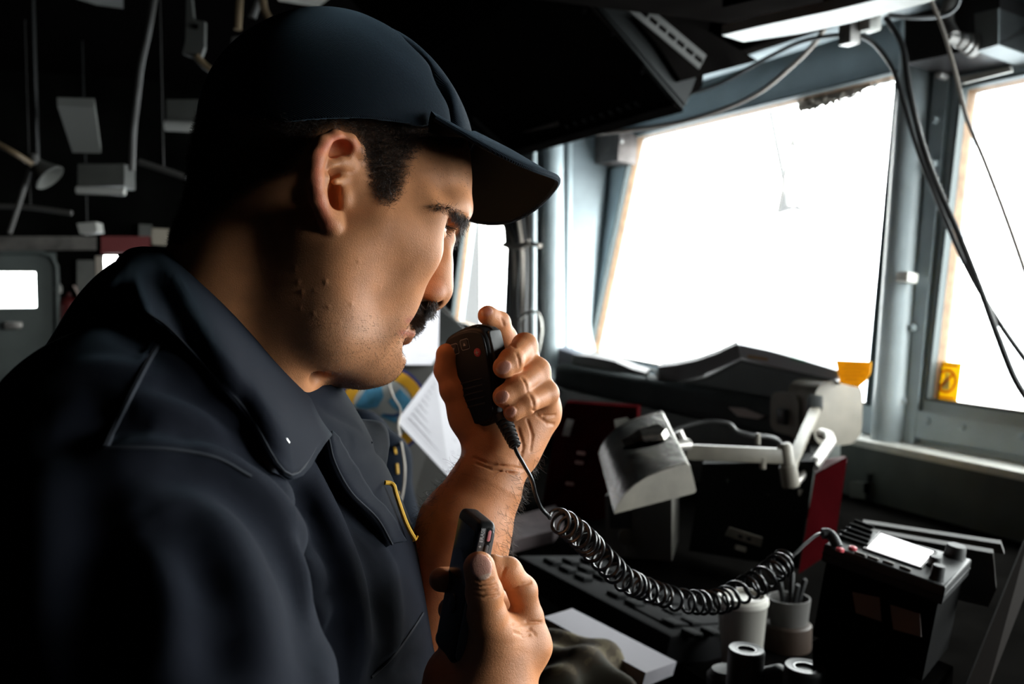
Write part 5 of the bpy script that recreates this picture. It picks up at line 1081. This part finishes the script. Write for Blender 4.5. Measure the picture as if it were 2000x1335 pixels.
tr.cap(P(250, 930, .505), P(360, 1440, .43), .072, .067, k=.035)          # near upper arm
tr.cap(P(440, 965, .87), P(640, 1330, .90), .060, .054, k=.03)           # far upper arm
tr.cap(P(640, 1330, .90), P(800, 1345, .78), .052, .048, k=.03)
tr0 = SDF(); tr0.ops = list(tr.ops)
def fold(pts, amp, width, f=tr0):
    x = np.array([p_[0] for p_ in pts]); y = np.array([p_[1] for p_ in pts])
    s_, ok = march(f.ev, x, y)
    if ok.sum() > 1: tr.ridge([s_[i] for i in range(len(s_)) if ok[i]], amp*1.25, width*.86)
fold([(205, 874), (320, 876), (430, 898), (515, 955), (573, 1030), (612, 1110), (636, 1200), (636, 1320)], .0075, .011)
fold([(300, 908), (420, 938), (500, 1000), (552, 1080), (588, 1170), (602, 1320)], -.0070, .014)
fold([(330, 700), (410, 752), (500, 828), (575, 905), (628, 985), (662, 1080), (676, 1180)], .0065, .010)
fold([(340, 765), (430, 820), (520, 890), (592, 975), (640, 1070), (660, 1180), (662, 1320)], -.0075, .011)
fold([(280, 800), (400, 820), (490, 880), (550, 945), (600, 1030)], .0050, .009)
fold([(330, 855), (420, 858), (500, 910), (560, 985)], -.0045, .009)
fold([(600, 905), (650, 1000), (692, 1110), (706, 1220), (700, 1330)], .0055, .010)
fold([(632, 925), (682, 1030), (722, 1120), (738, 1230)], -.0045, .009)
fold([(665, 900), (715, 1000), (755, 1090), (772, 1190), (768, 1300)], .0045, .009)
fold([(240, 940), (310, 1080), (345, 1200), (350, 1330)], .010, .020)
fold([(395, 985), (455, 1100), (490, 1210), (500, 1330)], .009, .016)
fold([(320, 1000), (390, 1120), (420, 1240), (425, 1330)], -.009, .018)
fold([(150, 900), (190, 1050), (200, 1200), (190, 1330)], -.010, .022)
fold([(90, 900), (100, 1050), (90, 1250)], .010, .024)
fold([(612, 872), (640, 930), (680, 988), (730, 1034), (762, 1075)], -.0065, .0075)
fold([(560, 1040), (592, 1120), (610, 1220)], .004, .007)
fold([(60, 750), (150, 722), (240, 722), (290, 742)], .0032, .008)
fold([(120, 800), (230, 775), (310, 790), (390, 815), (450, 860)], .0035, .008)
fold([(100, 850), (220, 835), (300, 845)], -.004, .012)
fold([(240, 640), (300, 690), (400, 760)], -.003, .008)
fold([(312, 648), (285, 700), (258, 755), (228, 815), (204, 872)], .0030, .0030)
fold([(324, 652), (297, 704), (270, 760), (240, 820), (216, 877)], -.0016, .0022)
fold([(826, 1195), (800, 1235), (769, 1278), (725, 1320)], -.0024, .0026)
fold([(838, 1290), (780, 1308), (720, 1330)], -.004, .010)
for k_ in range(14):                                    # small random rumples
    x0_, y0_ = rng.uniform(60, 760), rng.uniform(760, 1320); a_ = rng.uniform(.5, 1.5)
    fold([(x0_+t*90*math.cos(a_), y0_+t*90*math.sin(a_)) for t in (0, .5, 1)], rng.choice([-1, 1])*rng.uniform(.0008, .0020), rng.uniform(.005, .010))
TLO = np.min([P(-400, 500, .35), P(900, 500, .35), P(-400, 1700, 1.0), P(1000, 1700, 1.0), P(-400, 500, 1.0)], 0)-.03
THI = np.max([P(-400, 500, .35), P(900, 500, .35), P(-400, 1700, 1.0), P(1000, 1700, 1.0), P(1000, 400, 1.0), P(1000, 1700, 1.0)], 0)+.03
TLO[2] = 1.02; THI[2] = 1.78
tr.cap(P(400, 800, .70), P(500, 470, .70), .050, .060, k=.004, m='s')     # neck opening
tr.cap(P(590, 735, .70), P(560, 880, .69), .016, .004, k=.02, m='s')
tv, tf = nets(tr.ev, TLO, THI, .0030)
tn = grad(tr.ev, tv); tv = tv-tn*0
cov = mesh_obj('coveralls', tv, tf, M_cloth, person)

def patch(name, rows, thick, m, mirror=None, sub=2, parent=None, ripple=0.):
    """rows: list of 3-D polylines of equal length; makes a smooth sheet with thickness"""
    R_ = [catmull(r_, 5) for r_ in rows]; R_ = np.array(R_)                    # rows x n x 3
    n = R_.shape[1]; colsm = [catmull([R_[k][j] for k in range(len(rows))], 6) for j in range(n)]
    G = np.array(colsm)                                                          # n x m x 3
    gu = np.gradient(G, axis=0); gv = np.gradient(G, axis=1); N_ = np.cross(gu, gv); N_ /= np.linalg.norm(N_, axis=2, keepdims=True)+1e-9
    if (N_.reshape(-1, 3)@(CAM-G.reshape(-1, 3).mean(0))).mean() < 0: N_ = -N_
    if ripple:
        a = np.arange(n)[:, None]; b = np.linspace(0, 1, G.shape[1])[None]
        G = G+N_*(ripple*(np.sin(a*.9)+.6*np.sin(a*2.1+b*4))*b**3)[..., None]
    m_ = G.shape[1]; top = (G+N_*thick/2).reshape(-1, 3); bot = (G-N_*thick/2).reshape(-1, 3); K = len(top); fs = []
    for i in range(n-1):
        for j in range(m_-1):
            a = i*m_+j; fs.append((a, a+1, a+m_+1, a+m_)); fs.append((a+K, a+m_+K, a+m_+1+K, a+1+K))
    rim = [i*m_ for i in range(n)]+[(n-1)*m_+j for j in range(1, m_)]+[i*m_+m_-1 for i in range(n-2, -1, -1)]+[j for j in range(m_-2, 0, -1)]
    for i in range(len(rim)): a, b = rim[i], rim[(i+1) % len(rim)]; fs.append((a, b, b+K, a+K))
    vs = np.concatenate([top, bot])
    if mirror is not None:
        v2 = vs-2*((vs-mirror[0])@mirror[1])[:, None]*mirror[1]; b0 = len(vs); vs = np.concatenate([vs, v2]); fs = fs+[tuple(q+b0 for q in f[::-1]) for f in fs]
    return mesh_obj(name, vs, fs, m, parent or person), G
def surf(px, py, off, zmax=9):
    p_, ok = march(tr.ev, px, py, off=off)
    return p_[0] if ok[0] else P(px, py, .70)
def near(px, py, w, off=.006):
    a = TS(px, py, w); b, ok = march(tr0.ev, px, py, off=off); b = b[0]
    return b if (ok[0] and (b-CAM)@Fw < (a-CAM)@Fw) else a
U_ = [(237, 503, 0), (256, 489, .022), (290, 487, .042), (330, 498, .056), (400, 560, .066), (470, 628, .064), (535, 695, .046), (588, 742, .022)]
M_ = [(214, 550, 0), (243, 545, .038), (282, 552, .062), (325, 575, .080), (408, 650, .088), (480, 722, .078), (550, 800, .060), (618, 812, .030)]
L_ = [(199, 592, 0), (240, 606, .045), (285, 622, .075), (330, 655, .095), (405, 735, .100), (480, 815, .090), (568, 936, .060), (644, 850, .032)]
I_ = [(262, 520, 0), (280, 510, .018), (305, 510, .034), (345, 522, .044), (412, 582, .052), (478, 650, .048), (540, 710, .036), (588, 755, .016)]
rows = [[TS(*q) for q in I_], [TS(*q) for q in U_], [near(q[0], q[1], q[2], .010) for q in M_], [near(q[0], q[1], q[2], .005) for q in L_]]
patch('collar', rows, .0032, M_cloth, mirror=(TS(240, 500), NT), ripple=.0005)
st = catmull([near(q[0]+dx, q[1]-9, q[2], .0075) for q, dx in zip(L_[2:], (6, 6, 6, 5, 2, -8))], 6)
mb = MB(); mb.tube(st, .0006, 6); mb.build('collar_stitching', mat('stitch_cloth', (.016, .020, .028), rough=.9), person, True)
mb = MB(); a = near(553, 850, .05, .0115); b = near(562, 864, .05, .0115); c = near(545, 838, .05, .0115)
mb.box((a+b)/2, [nrm(b-a), nrm(np.cross(b-a, Fw)), Fw], (.0030, .0009, .0006), .0004); mb.build('rank_bar', M_steel, person, True)
def seam_tube(pts, r, name, off=.0):
    c_ = catmull(pts, 6); q_, ok_ = march(tr.ev, [p_[0] for p_ in c_], [p_[1] for p_ in c_], off=off); mb_ = MB(); mb_.tube([q_[i] for i in range(len(q_)) if ok_[i]], r, 6); mb_.build(name, M_edge, person, True)
M_edge = mat('paler_seam', (.017, .021, .030), rough=.9)  # seams and edges set slightly paler than the coverall cloth
seam_tube([(318, 660), (290, 705), (262, 758), (232, 818), (206, 874)], .0016, 'shoulder_seam')
seam_tube([(206, 874), (320, 876), (420, 893), (490, 930)], .0010, 'sleeve_seam')
seam_tube([(826, 1197), (800, 1237), (769, 1279), (725, 1322)], .0011, 'pocket_seam')
# near lapel and placket, far lapel
Ln = [(644, 852), (656, 900), (688, 958), (738, 1008), (768, 1060)]
Lm = [(640, 848), (670, 888), (705, 950), (750, 1005), (786, 1062)]
rows = [[near(q[0]-16, q[1]+8, .05, .0015) for q in Ln], [near(q[0], q[1], .045, .006) for q in Ln], [near(q[0]+6, q[1]-6, .03, .003) for q in Lm]]
patch('near_placket', rows, .003, M_cloth, ripple=.0006)
rows = [[P(592, 745, .705), P(632, 800, .700), P(670, 860, .695), P(705, 930, .69), P(745, 1000, .69), P(780, 1075, .69), P(812, 1180, .69)],
        [P(597, 740, .715), P(640, 790, .716), P(688, 822, .715), P(722, 880, .712), P(738, 950, .71), P(775, 1030, .705), P(816, 1130, .70)],
        [P(600, 737, .725), P(642, 787, .735), P(690, 819, .745), P(745, 828, .752), P(757, 868, .750), P(748, 928, .735), P(815, 1085, .715)]]
o_, G_ = patch('far_lapel', rows, .0035, M_cloth)
mb = MB(); mb.tube(catmull(rows[2], 5), .0011, 6); mb.build('lapel_edge', M_edge, person, True)
mb = MB(); mb.tube(catmull([near(q[0]-2, q[1]+3, .045, .0082) for q in Ln], 5), .0009, 6); mb.build('placket_edge', M_edge, person, True)
mb = MB(); mb.tube([P(703, 884, .704), P(712, 873, .706), P(724, 861, .71)], .0007, 6); mb.tube([P(707, 886, .704), P(716, 876, .706), P(727, 863, .71)], .0006, 6); mb.build('buttonhole', M_cloth, person, True)
# name tape standing proud of the far breast
rows = [[P(744, 946, .708), P(760, 985, .704), P(780, 1030, .700), P(800, 1058, .698)], [P(772, 946, .728), P(782, 990, .724), P(798, 1030, .720), P(812, 1056, .716)]]
patch('name_tape', rows, .002, M_cap)
mb = MB(); mb.tube(catmull([P(752, 942, .680), P(762, 943, .682), P(769, 948, .682), P(773, 962, .682), P(782, 990, .682), P(793, 1020, .682), P(803, 1040, .682), P(812, 1054, .682)], 5), .0016, 8)
mb.tube([P(812, 1054, .682), P(816, 1046, .682)], .0006, 5); mb.tube([P(812, 1054, .682), P(806, 1056, .682)], .0006, 5); mb.build('gold_border_thread', M_thread, person, True)
# ================================================================== hands
def finger(h, pts, rs, k=.006, k0=.010):
    for i in range(len(pts)-1):
        h.cap(pts[i], pts[i+1], rs[i], rs[i+1], k=(k0 if i == 0 else .003))
    for i in range(1, len(pts)-1):                     # knuckle: slightly thicker at each joint
        h.sph(pts[i], rs[i]*1.04, k=.002)
lh = SDF()
lh.cap(P(858, 1235, .715), P(908, 1030, .728), .042, .0340, k=.006)
lh.cap(P(908, 1030, .728), P(948, 950, .735), .0340, .0260, k=.006)
lh.cap(P(948, 950, .735), P(970, 895, .742), .0260, .0205, k=.008)
lh.cap(P(970, 895, .742), P(1000, 840, .755), .0205, .022, k=.012)
for q in [(1012, 722, .785), (1034, 745, .782), (1050, 775, .776), (1056, 805, .766)]:
    lh.cap(P(985, 860, .755), P(*q), .018, .0135, k=.012)
lh.cap(P(1040, 806, .760), P(1008, 880, .748), .0175, .0170, k=.012)      # heel of the hand
lh.cap(P(955, 872, .742), P(914, 815, .745), .0150, .0125, k=.010)          # ball of the thumb
lh.cap(P(958, 850, .755), P(960, 780, .775), .018, .014, k=.014)
finger(lh, [P(914, 815, .745), P(888, 760, .742), P(874, 722, .742), P(873, 692, .738)], [.0122, .0105, .0095, .0083])
finger(lh, [P(1012, 722, .785), P(985, 660, .778), P(974, 630, .768), P(953, 616, .757)], [.012, .0095, .0085, .0078])
finger(lh, [P(1034, 745, .782), P(1025, 675, .748), P(999, 704, .722), P(984, 717, .716)], [.0125, .0092, .0088, .0080])
finger(lh, [P(1050, 775, .776), P(1050, 724, .744), P(1010, 758, .719), P(984, 774, .713)], [.0125, .0092, .0088, .0080])
finger(lh, [P(1056, 805, .766), P(1068, 768, .740), P(1028, 787, .718), P(1002, 804, .712)], [.0115, .0085, .0078, .0070])
def crease(h, pts, r=.0007, k=.0016):
    x = [p_[0] for p_ in pts]; y = [p_[1] for p_ in pts]; s_, ok = march(h.ev, x, y)
    if ok.all(): h.chain(list(s_), r, k=k, m='s')
for c_ in ([(1009, 690), (1014, 704), (1015, 716)], [(1020, 738), (1028, 752), (1030, 764)], [(1036, 772), (1042, 786), (1043, 794)],
           [(1040, 800), (1062, 812), (1084, 810)], [(1050, 812), (1068, 826), (1082, 828)], [(1030, 820), (1040, 850), (1036, 880)], [(1012, 835), (1022, 870), (1014, 905)],
           [(925, 893), (955, 905), (1000, 912), (1022, 915)], [(930, 905), (965, 918), (1010, 925)], [(980, 622), (984, 634)], [(998, 672), (1006, 678)]): crease(lh, c_)
def nail_shape(h, c, tip, side, px_off=(0, 0)):
    return c
NAILS = []
def nail(h, px, py, ax_px, L, Wd):
    """flat nail plate with a rim, placed where the sight line meets the fingertip"""
    s_, ok = march(h.ev, px, py); n_ = grad(h.ev, s_)[0]; s_ = s_[0]
    d2 = ray(px+ax_px[0], py+ax_px[1])*((s_-CAM)@Fw)+CAM-s_; l = nrm(d2-n_*(d2@n_)); b_ = np.cross(n_, l)
    NAILS.append((s_.copy(), n_, l, b_, L, Wd))
    h.ell(s_-n_*.0006, (L*1.08, Wd*1.08, .0017), np.stack([l, b_, n_]), k=.0012, m='s')
    h.ell(s_-n_*.0011, (L, Wd, .0019), np.stack([l, b_, n_]), k=.0003)
nail(lh, 984, 717, (-16, 12), .0058, .0046); nail(lh, 979, 775, (-16, 10), .0056, .0046); nail(lh, 996, 804, (-14, 10), .0046, .0038)
nail(lh, 951, 607, (-16, 4), .0046, .0036)
LLO, LHI = np.min([P(800, 1260, .66), P(1120, 590, .84), P(1120, 1260, .84), P(780, 590, .66)], 0), np.max([P(800, 1260, .66), P(1120, 590, .84), P(1120, 1260, .84), P(780, 590, .66)], 0)
c8 = np.array([P(a, b, c) for a in (780, 1125) for b in (585, 1275) for c in (.64, .85)]); LLO, LHI = c8.min(0), c8.max(0)
lv, lf = nets(lh.ev, LLO, LHI, .0011)
rh = SDF()
rh.cap(P(965, 1410, .61), P(860, 1700, .60), .030, .040, k=.02)
rh.cap(P(1036, 1260, .622), P(965, 1390, .612), .0105, .020, k=.010)
rh.cap(P(1002, 1262, .612), P(965, 1380, .605), .0120, .022, k=.010)
rh.cap(P(966, 1235, .602), P(940, 1350, .605), .0120, .024, k=.016)
rh.cap(P(975, 1262, .620), P(905, 1330, .622), .018, .020, k=.016)
rh.cap(P(905, 1330, .622), P(900, 1420, .61), .020, .030, k=.02)
finger(rh, [P(958, 1240, .602), P(951, 1200, .594), P(946, 1158, .589), P(936, 1108, .586)], [.0126, .0112, .0104, .0095])
finger(rh, [P(1038, 1262, .622), P(1030, 1205, .622), P(1020, 1152, .619), P(992, 1115, .614), P(962, 1106, .610)], [.0115, .0094, .0088, .0082, .0076])
finger(rh, [P(1010, 1275, .636), P(985, 1195, .646), P(945, 1150, .645), P(895, 1132, .637), P(862, 1131, .628)], [.013, .0095, .009, .0085, .0078])
finger(rh, [P(980, 1300, .640), P(960, 1240, .650), P(915, 1200, .645), P(880, 1190, .635)], [.013, .0095, .009, .008])
finger(rh, [P(950, 1320, .640), P(935, 1270, .645), P(900, 1250, .640), P(872, 1245, .630)], [.013, .0085, .008, .007])
for c_ in ([(925, 1133), (945, 1137), (964, 1131)], [(924, 1142), (946, 1146), (970, 1141)], [(925, 1151), (948, 1155), (972, 1151)], [(926, 1162), (950, 1166), (974, 1160)],
           [(986, 1110), (980, 1124)], [(1036, 1136), (1020, 1141), (1000, 1150)], [(1058, 1215), (1030, 1214), (1002, 1222)], [(1018, 1232), (1035, 1228), (1045, 1238)], [(1004, 1234), (1020, 1240), (1034, 1239)]): crease(rh, c_, .0005, .0014)
nail(rh, 940, 1106, (-7, -20), .0078, .0064)
c8 = np.array([P(a, b, c) for a in (820, 1110) for b in (1060, 1480) for c in (.52, .70)])
rv, rf = nets(rh.ev, c8.min(0), c8.max(0), .0010)
def hand_col(v, h):
    c = np.tile(SKIN*np.array([1.02, 1.0, 1.0]), (len(v), 1))
    for s_, n_, l, b_, L, Wd in NAILS:
        y = v-s_; e_ = (y@l/L)**2+(y@b_/Wd)**2+(y@n_/.004)**2
        c = blend(c, (.62, .31, .24), np.clip((1.25-e_)*3, 0, 1)*.9)
        e2 = ((y@l+(L*.80 if L > .006 else -L*.86))/(L*.22))**2+(y@b_/Wd)**2+(y@n_/.004)**2
        c = blend(c, (.66, .50, .40), np.clip((1-e2)*2, 0, 1)*.7)
    return c
BODY.append((lv, lf, hand_col(lv, lh))); BODY.append((rv, rf, hand_col(rv, rh)))
# inner torso and upper arms inside the coveralls, one skin with the neck
inner = SDF(); inner.ops = [o_ for o_ in tr0.ops]
iv, if_ = nets(lambda p_: inner.ev(p_)+.030, TLO, THI, .009)
BODY.append((iv, if_, np.tile(SKIN, (len(iv), 1))))
# hair on the forearm
ax_, ay_, az_ = proj(lv); ln_ = grad(lh.ev, lv)
wa = ((ay_ > 885)*(np.abs(ln_@Fw) < .75)*(.25+.75*(np.abs(ln_@Rt) > .5))*np.clip((ay_-880)/50, 0, 1)); i_ = rng.choice(len(lv), 2600, p=wa/wa.sum())
strands('forearm_hair', lv[i_], ln_[i_]*.55-Up*.5+Rt*.1+rng.normal(size=(len(i_), 3))*.3, rng.uniform(.005, .011, len(i_)), .00009, person, M_hair, curl=.4)
# ================================================================== hand microphone and voice recorder
# ---- microphone: long axis y, width x, front z
ya = nrm(P(926, 655, .738)-P(966, 818, .735)); zf = nrm(-Fw*math.cos(math.radians(36))-Rt*math.sin(math.radians(36))); zf = nrm(zf-ya*(zf@ya)); xa = np.cross(ya, zf)
mf = Frame(P(937, 735, .738), xa*1.06, ya*1.06, zf)
mic = empty('hand_microphone', mf(0, -.035, 0), 'black handheld radio microphone with coiled cord held up to the mouth', 'microphone')
ol = arc_smooth([(-.0195, .026), (-.012, .0325), (.002, .0345), (.014, .033), (.0205, .027), (.0200, .010), (.0165, -.012), (.0115, -.030), (.004, -.034), (-.004, -.034), (-.0115, -.030), (-.0165, -.012), (-.0200, .010)])
slab(mf, ol, -.0105, .0105, .0035, 'housing', M_blk, mic)
slab(mf, [(a*.93, b*.93) for a, b in ol], .0102, .0122, .0012, 'front_cover', M_blk, mic)
mb = MB(); mb.tube(catmull([mf(a*1.02, b*1.02, 0) for a, b in ol]+[mf(ol[0][0]*1.02, ol[0][1]*1.02, 0)], 1), .0008, 6); mb.build('seam_band', M_blk2, mic, True)
sf = Frame(mf(.0202, .017, 0), zf, ya, xa)
slab(sf, rrect(.0075, .0125, .003), -.001, .0022, .001, 'push_to_talk_bar', M_blk2, mic)
kf = lambda a, b: Frame(mf(a, b, .0122), xa, ya, zf)
for a, d in ((-.0070, -1), (.0030, 1)):
    k_ = slab(kf(a, .0225+(.0012 if d > 0 else 0)), rrect(.0034, .0034, .0012), -.0002, .0009, .0004, 'arrow_key', M_blk2, mic)
    fr = kf(a, .0225+(.0012 if d > 0 else 0)); t_ = mb = MB(); mb.prism([fr(-.0012, -.0010*d, .0009), fr(.0012, -.0010*d, .0009), fr(0, .0012*d, .0009)], zf*.0002); mb.build('arrow_mark', M_mark, mic)
    mb = MB(); q = [fr(x_, y_, .0003) for x_, y_ in rrect(.0038, .0038, .0014)]; mb.tube(q+[q[0]], .00022, 5); mb.build('key_outline', M_mark, mic, True)
fr = kf(.0120, .0160); mb = MB(); mb.lathe(fr(0, 0, -.0003), zf, [(.0001, 0), (.0030, 0), (.0032, .0006), (.0026, .0012), (.0001, .0013)], 24); mb.build('round_red_key', M_red, mic, True)
mb = MB()
for ang in (0, math.pi/2): mb.box(fr(0, 0, .0013), [xa*math.cos(ang)+ya*math.sin(ang), ya*math.cos(ang)-xa*math.sin(ang), zf], (.0017, .0003, .0001))
mb.build('key_cross', M_mark, mic)
mb = MB()
for k in range(5): mb.box(mf(.0, -.002-.0042*k, .0123), [xa, ya, zf], (.011-.0007*k, .0006, .0004), .0003)
mb.build('speaker_slots', M_blk2, mic, True)
# strain relief and cord
d0 = nrm(P(1009, 880, .712)-P(981, 816, .724)); mb = MB(); b0 = P(980, 810, .726)
prof = [(.0064, 0), (.0064, .003)]
for k in range(7): prof += [(.0063-.0003*k, .0035+.0034*k), (.0063-.0003*k, .0053+.0034*k), (.0049-.00025*k, .0056+.0034*k), (.0049-.00025*k, .0067+.0034*k)]
mb.lathe(b0, d0, prof, 20); mb.build('strain_relief', M_blk2, mic, True)
lead = catmull([b0+d0*.022, P(1009, 882, .713), P(1022, 905, .714), P(1038, 935, .720), P(1046, 965, .730), P(1056, 990, .742), P(1068, 1004, .750)], 8)
cl = [(1075, 1008, .76), (1100, 1020, .78), (1130, 1043, .80), (1160, 1073, .83), (1190, 1103, .86), (1215, 1128, .885), (1250, 1146, .91), (1290, 1160, .94), (1330, 1172, .975), (1370, 1176, 1.0), (1410, 1172, 1.03), (1450, 1152, 1.06), (1490, 1130, 1.08), (1520, 1106, 1.10), (1545, 1085, 1.12)]
cp_ = np.array(catmull([P(*q) for q in cl], 40)); seg = np.linalg.norm(np.diff(cp_, axis=0), axis=1); sl = np.r_[0, np.cumsum(seg)]
pxs = proj(cp_)[0]; arc = np.r_[0, np.cumsum(np.hypot(np.diff(pxs), np.diff(proj(cp_)[1])))]
NT_ = 33; M1 = NT_*26; tt = np.linspace(0, 1, M1)
warp = tt+.012*np.sin(tt*23)+.006*np.sin(tt*57)
u_ = np.interp(warp*arc[-1], arc, np.arange(len(arc))); cen = np.stack([np.interp(u_, np.arange(len(cp_)), cp_[:, i]) for i in range(3)], 1)
tg = np.gradient(cen, axis=0); tg /= np.linalg.norm(tg, axis=1, keepdims=True)
A1 = np.cross(tg, Fw*.9+Up*.3); A1 /= np.linalg.norm(A1, axis=1, keepdims=True); A2 = np.cross(tg, A1)
ph = tt*NT_*2*math.pi+2.6; zc = (cen-CAM)@Fw; rr = (22.5+1.5*np.sin(tt*9))*zc/F*np.clip(np.minimum(tt*60, (1-tt)*60), .1, 1)
hel = cen+(A1*np.cos(ph)[:, None]+A2*np.sin(ph)[:, None])*rr[:, None]
hel = hel-tg*0
tail = catmull([hel[-1], P(1556, 1078, 1.125), P(1575, 1060, 1.14), P(1596, 1044, 1.155), P(1608, 1041, 1.16)], 6)
full = lead[:-1]+list(hel)+tail[1:]
zz = [(q-CAM)@Fw for q in full]; mb = MB(); mb.tube(full, [.00150*(1+(z_-.73)*.5) for z_ in zz], 8); mb.build('coiled_cord', M_cord, mic, True)
# ---- recorder
ry = nrm(P(932, 1003, .608)-P(880, 1275, .612)); a_ = math.radians(68); rz = nrm(-Rt*math.sin(a_)-Fw*math.cos(a_)); rz = nrm(rz-ry*(rz@ry)); rx = np.cross(ry, rz)
rf_ = Frame(P(908, 1142, .612), rx, ry, rz)
rec = empty('voice_recorder', rf_(0, -.045, 0), 'slim black voice recorder with side buttons held upright in the near hand', 'recorder')
RW, RL, RT = .0185, .0445, .0058
slab(rf_, rrect(RW, RL, .006, 6), -RT, RT, .0028, 'case', M_blk, rec, 4)
slab(rf_, rrect(RW-.003, .017, .002, 4, 0, .021), RT-.0003, RT+.0004, .0003, 'display', M_glassb, rec)
slab(rf_, rrect(.006, .006, .006, 6, 0, -.012), RT-.0003, RT+.0009, .0004, 'control_pad', M_blk2, rec)
sd = Frame(rf_(RW, 0, 0), -rz, ry, rx)
slab(sd, rrect(RT*.86, RL-.0035, .004, 5), -.0012, .0006, .0005, 'side_band', M_silver, rec)
slab(sd, rrect(.0020, .0050, .0019, 5, .0012, .0370), .0004, .0009, .0002, 'button_well', M_blk, rec)
slab(sd, rrect(.0011, .0034, .0010, 5, .0012, .0370), .0006, .0013, .0003, 'erase_button', mat('pale_red_key', (.75, .25, .27), rough=.4), rec)
slab(sd, rrect(.0018, .0085, .0017, 5, .0010, .0245), .0004, .0008, .0002, 'rocker_well', M_blk, rec)
slab(sd, rrect(.0011, .0070, .0010, 5, .0010, .0245), .0006, .0016, .0004, 'volume_rocker', M_silver, rec)
M_pr = mat('white_print', (.75, .75, .75), rough=.6)
text(sd, 'ERASE', .0032, 'erase_lettering', M_pr, rec, -.0030, .0370, .0007, math.pi/2)
text(sd, 'VOL', .0038, 'volume_lettering', M_pr, rec, -.0032, .0235, .0007, math.pi/2)
text(sd, '+', .0034, 'plus_lettering', M_pr, rec, -.0030, .0300, .0007, math.pi/2)
bv = []; bf = []; bc = []; off_ = 0
for v_, f_, c_ in BODY: bv.append(v_); bf.append(f_+off_); bc.append(c_); off_ += len(v_)
body = mesh_obj('body', np.concatenate(bv), np.concatenate(bf), M_skin, person, col=np.concatenate(bc))
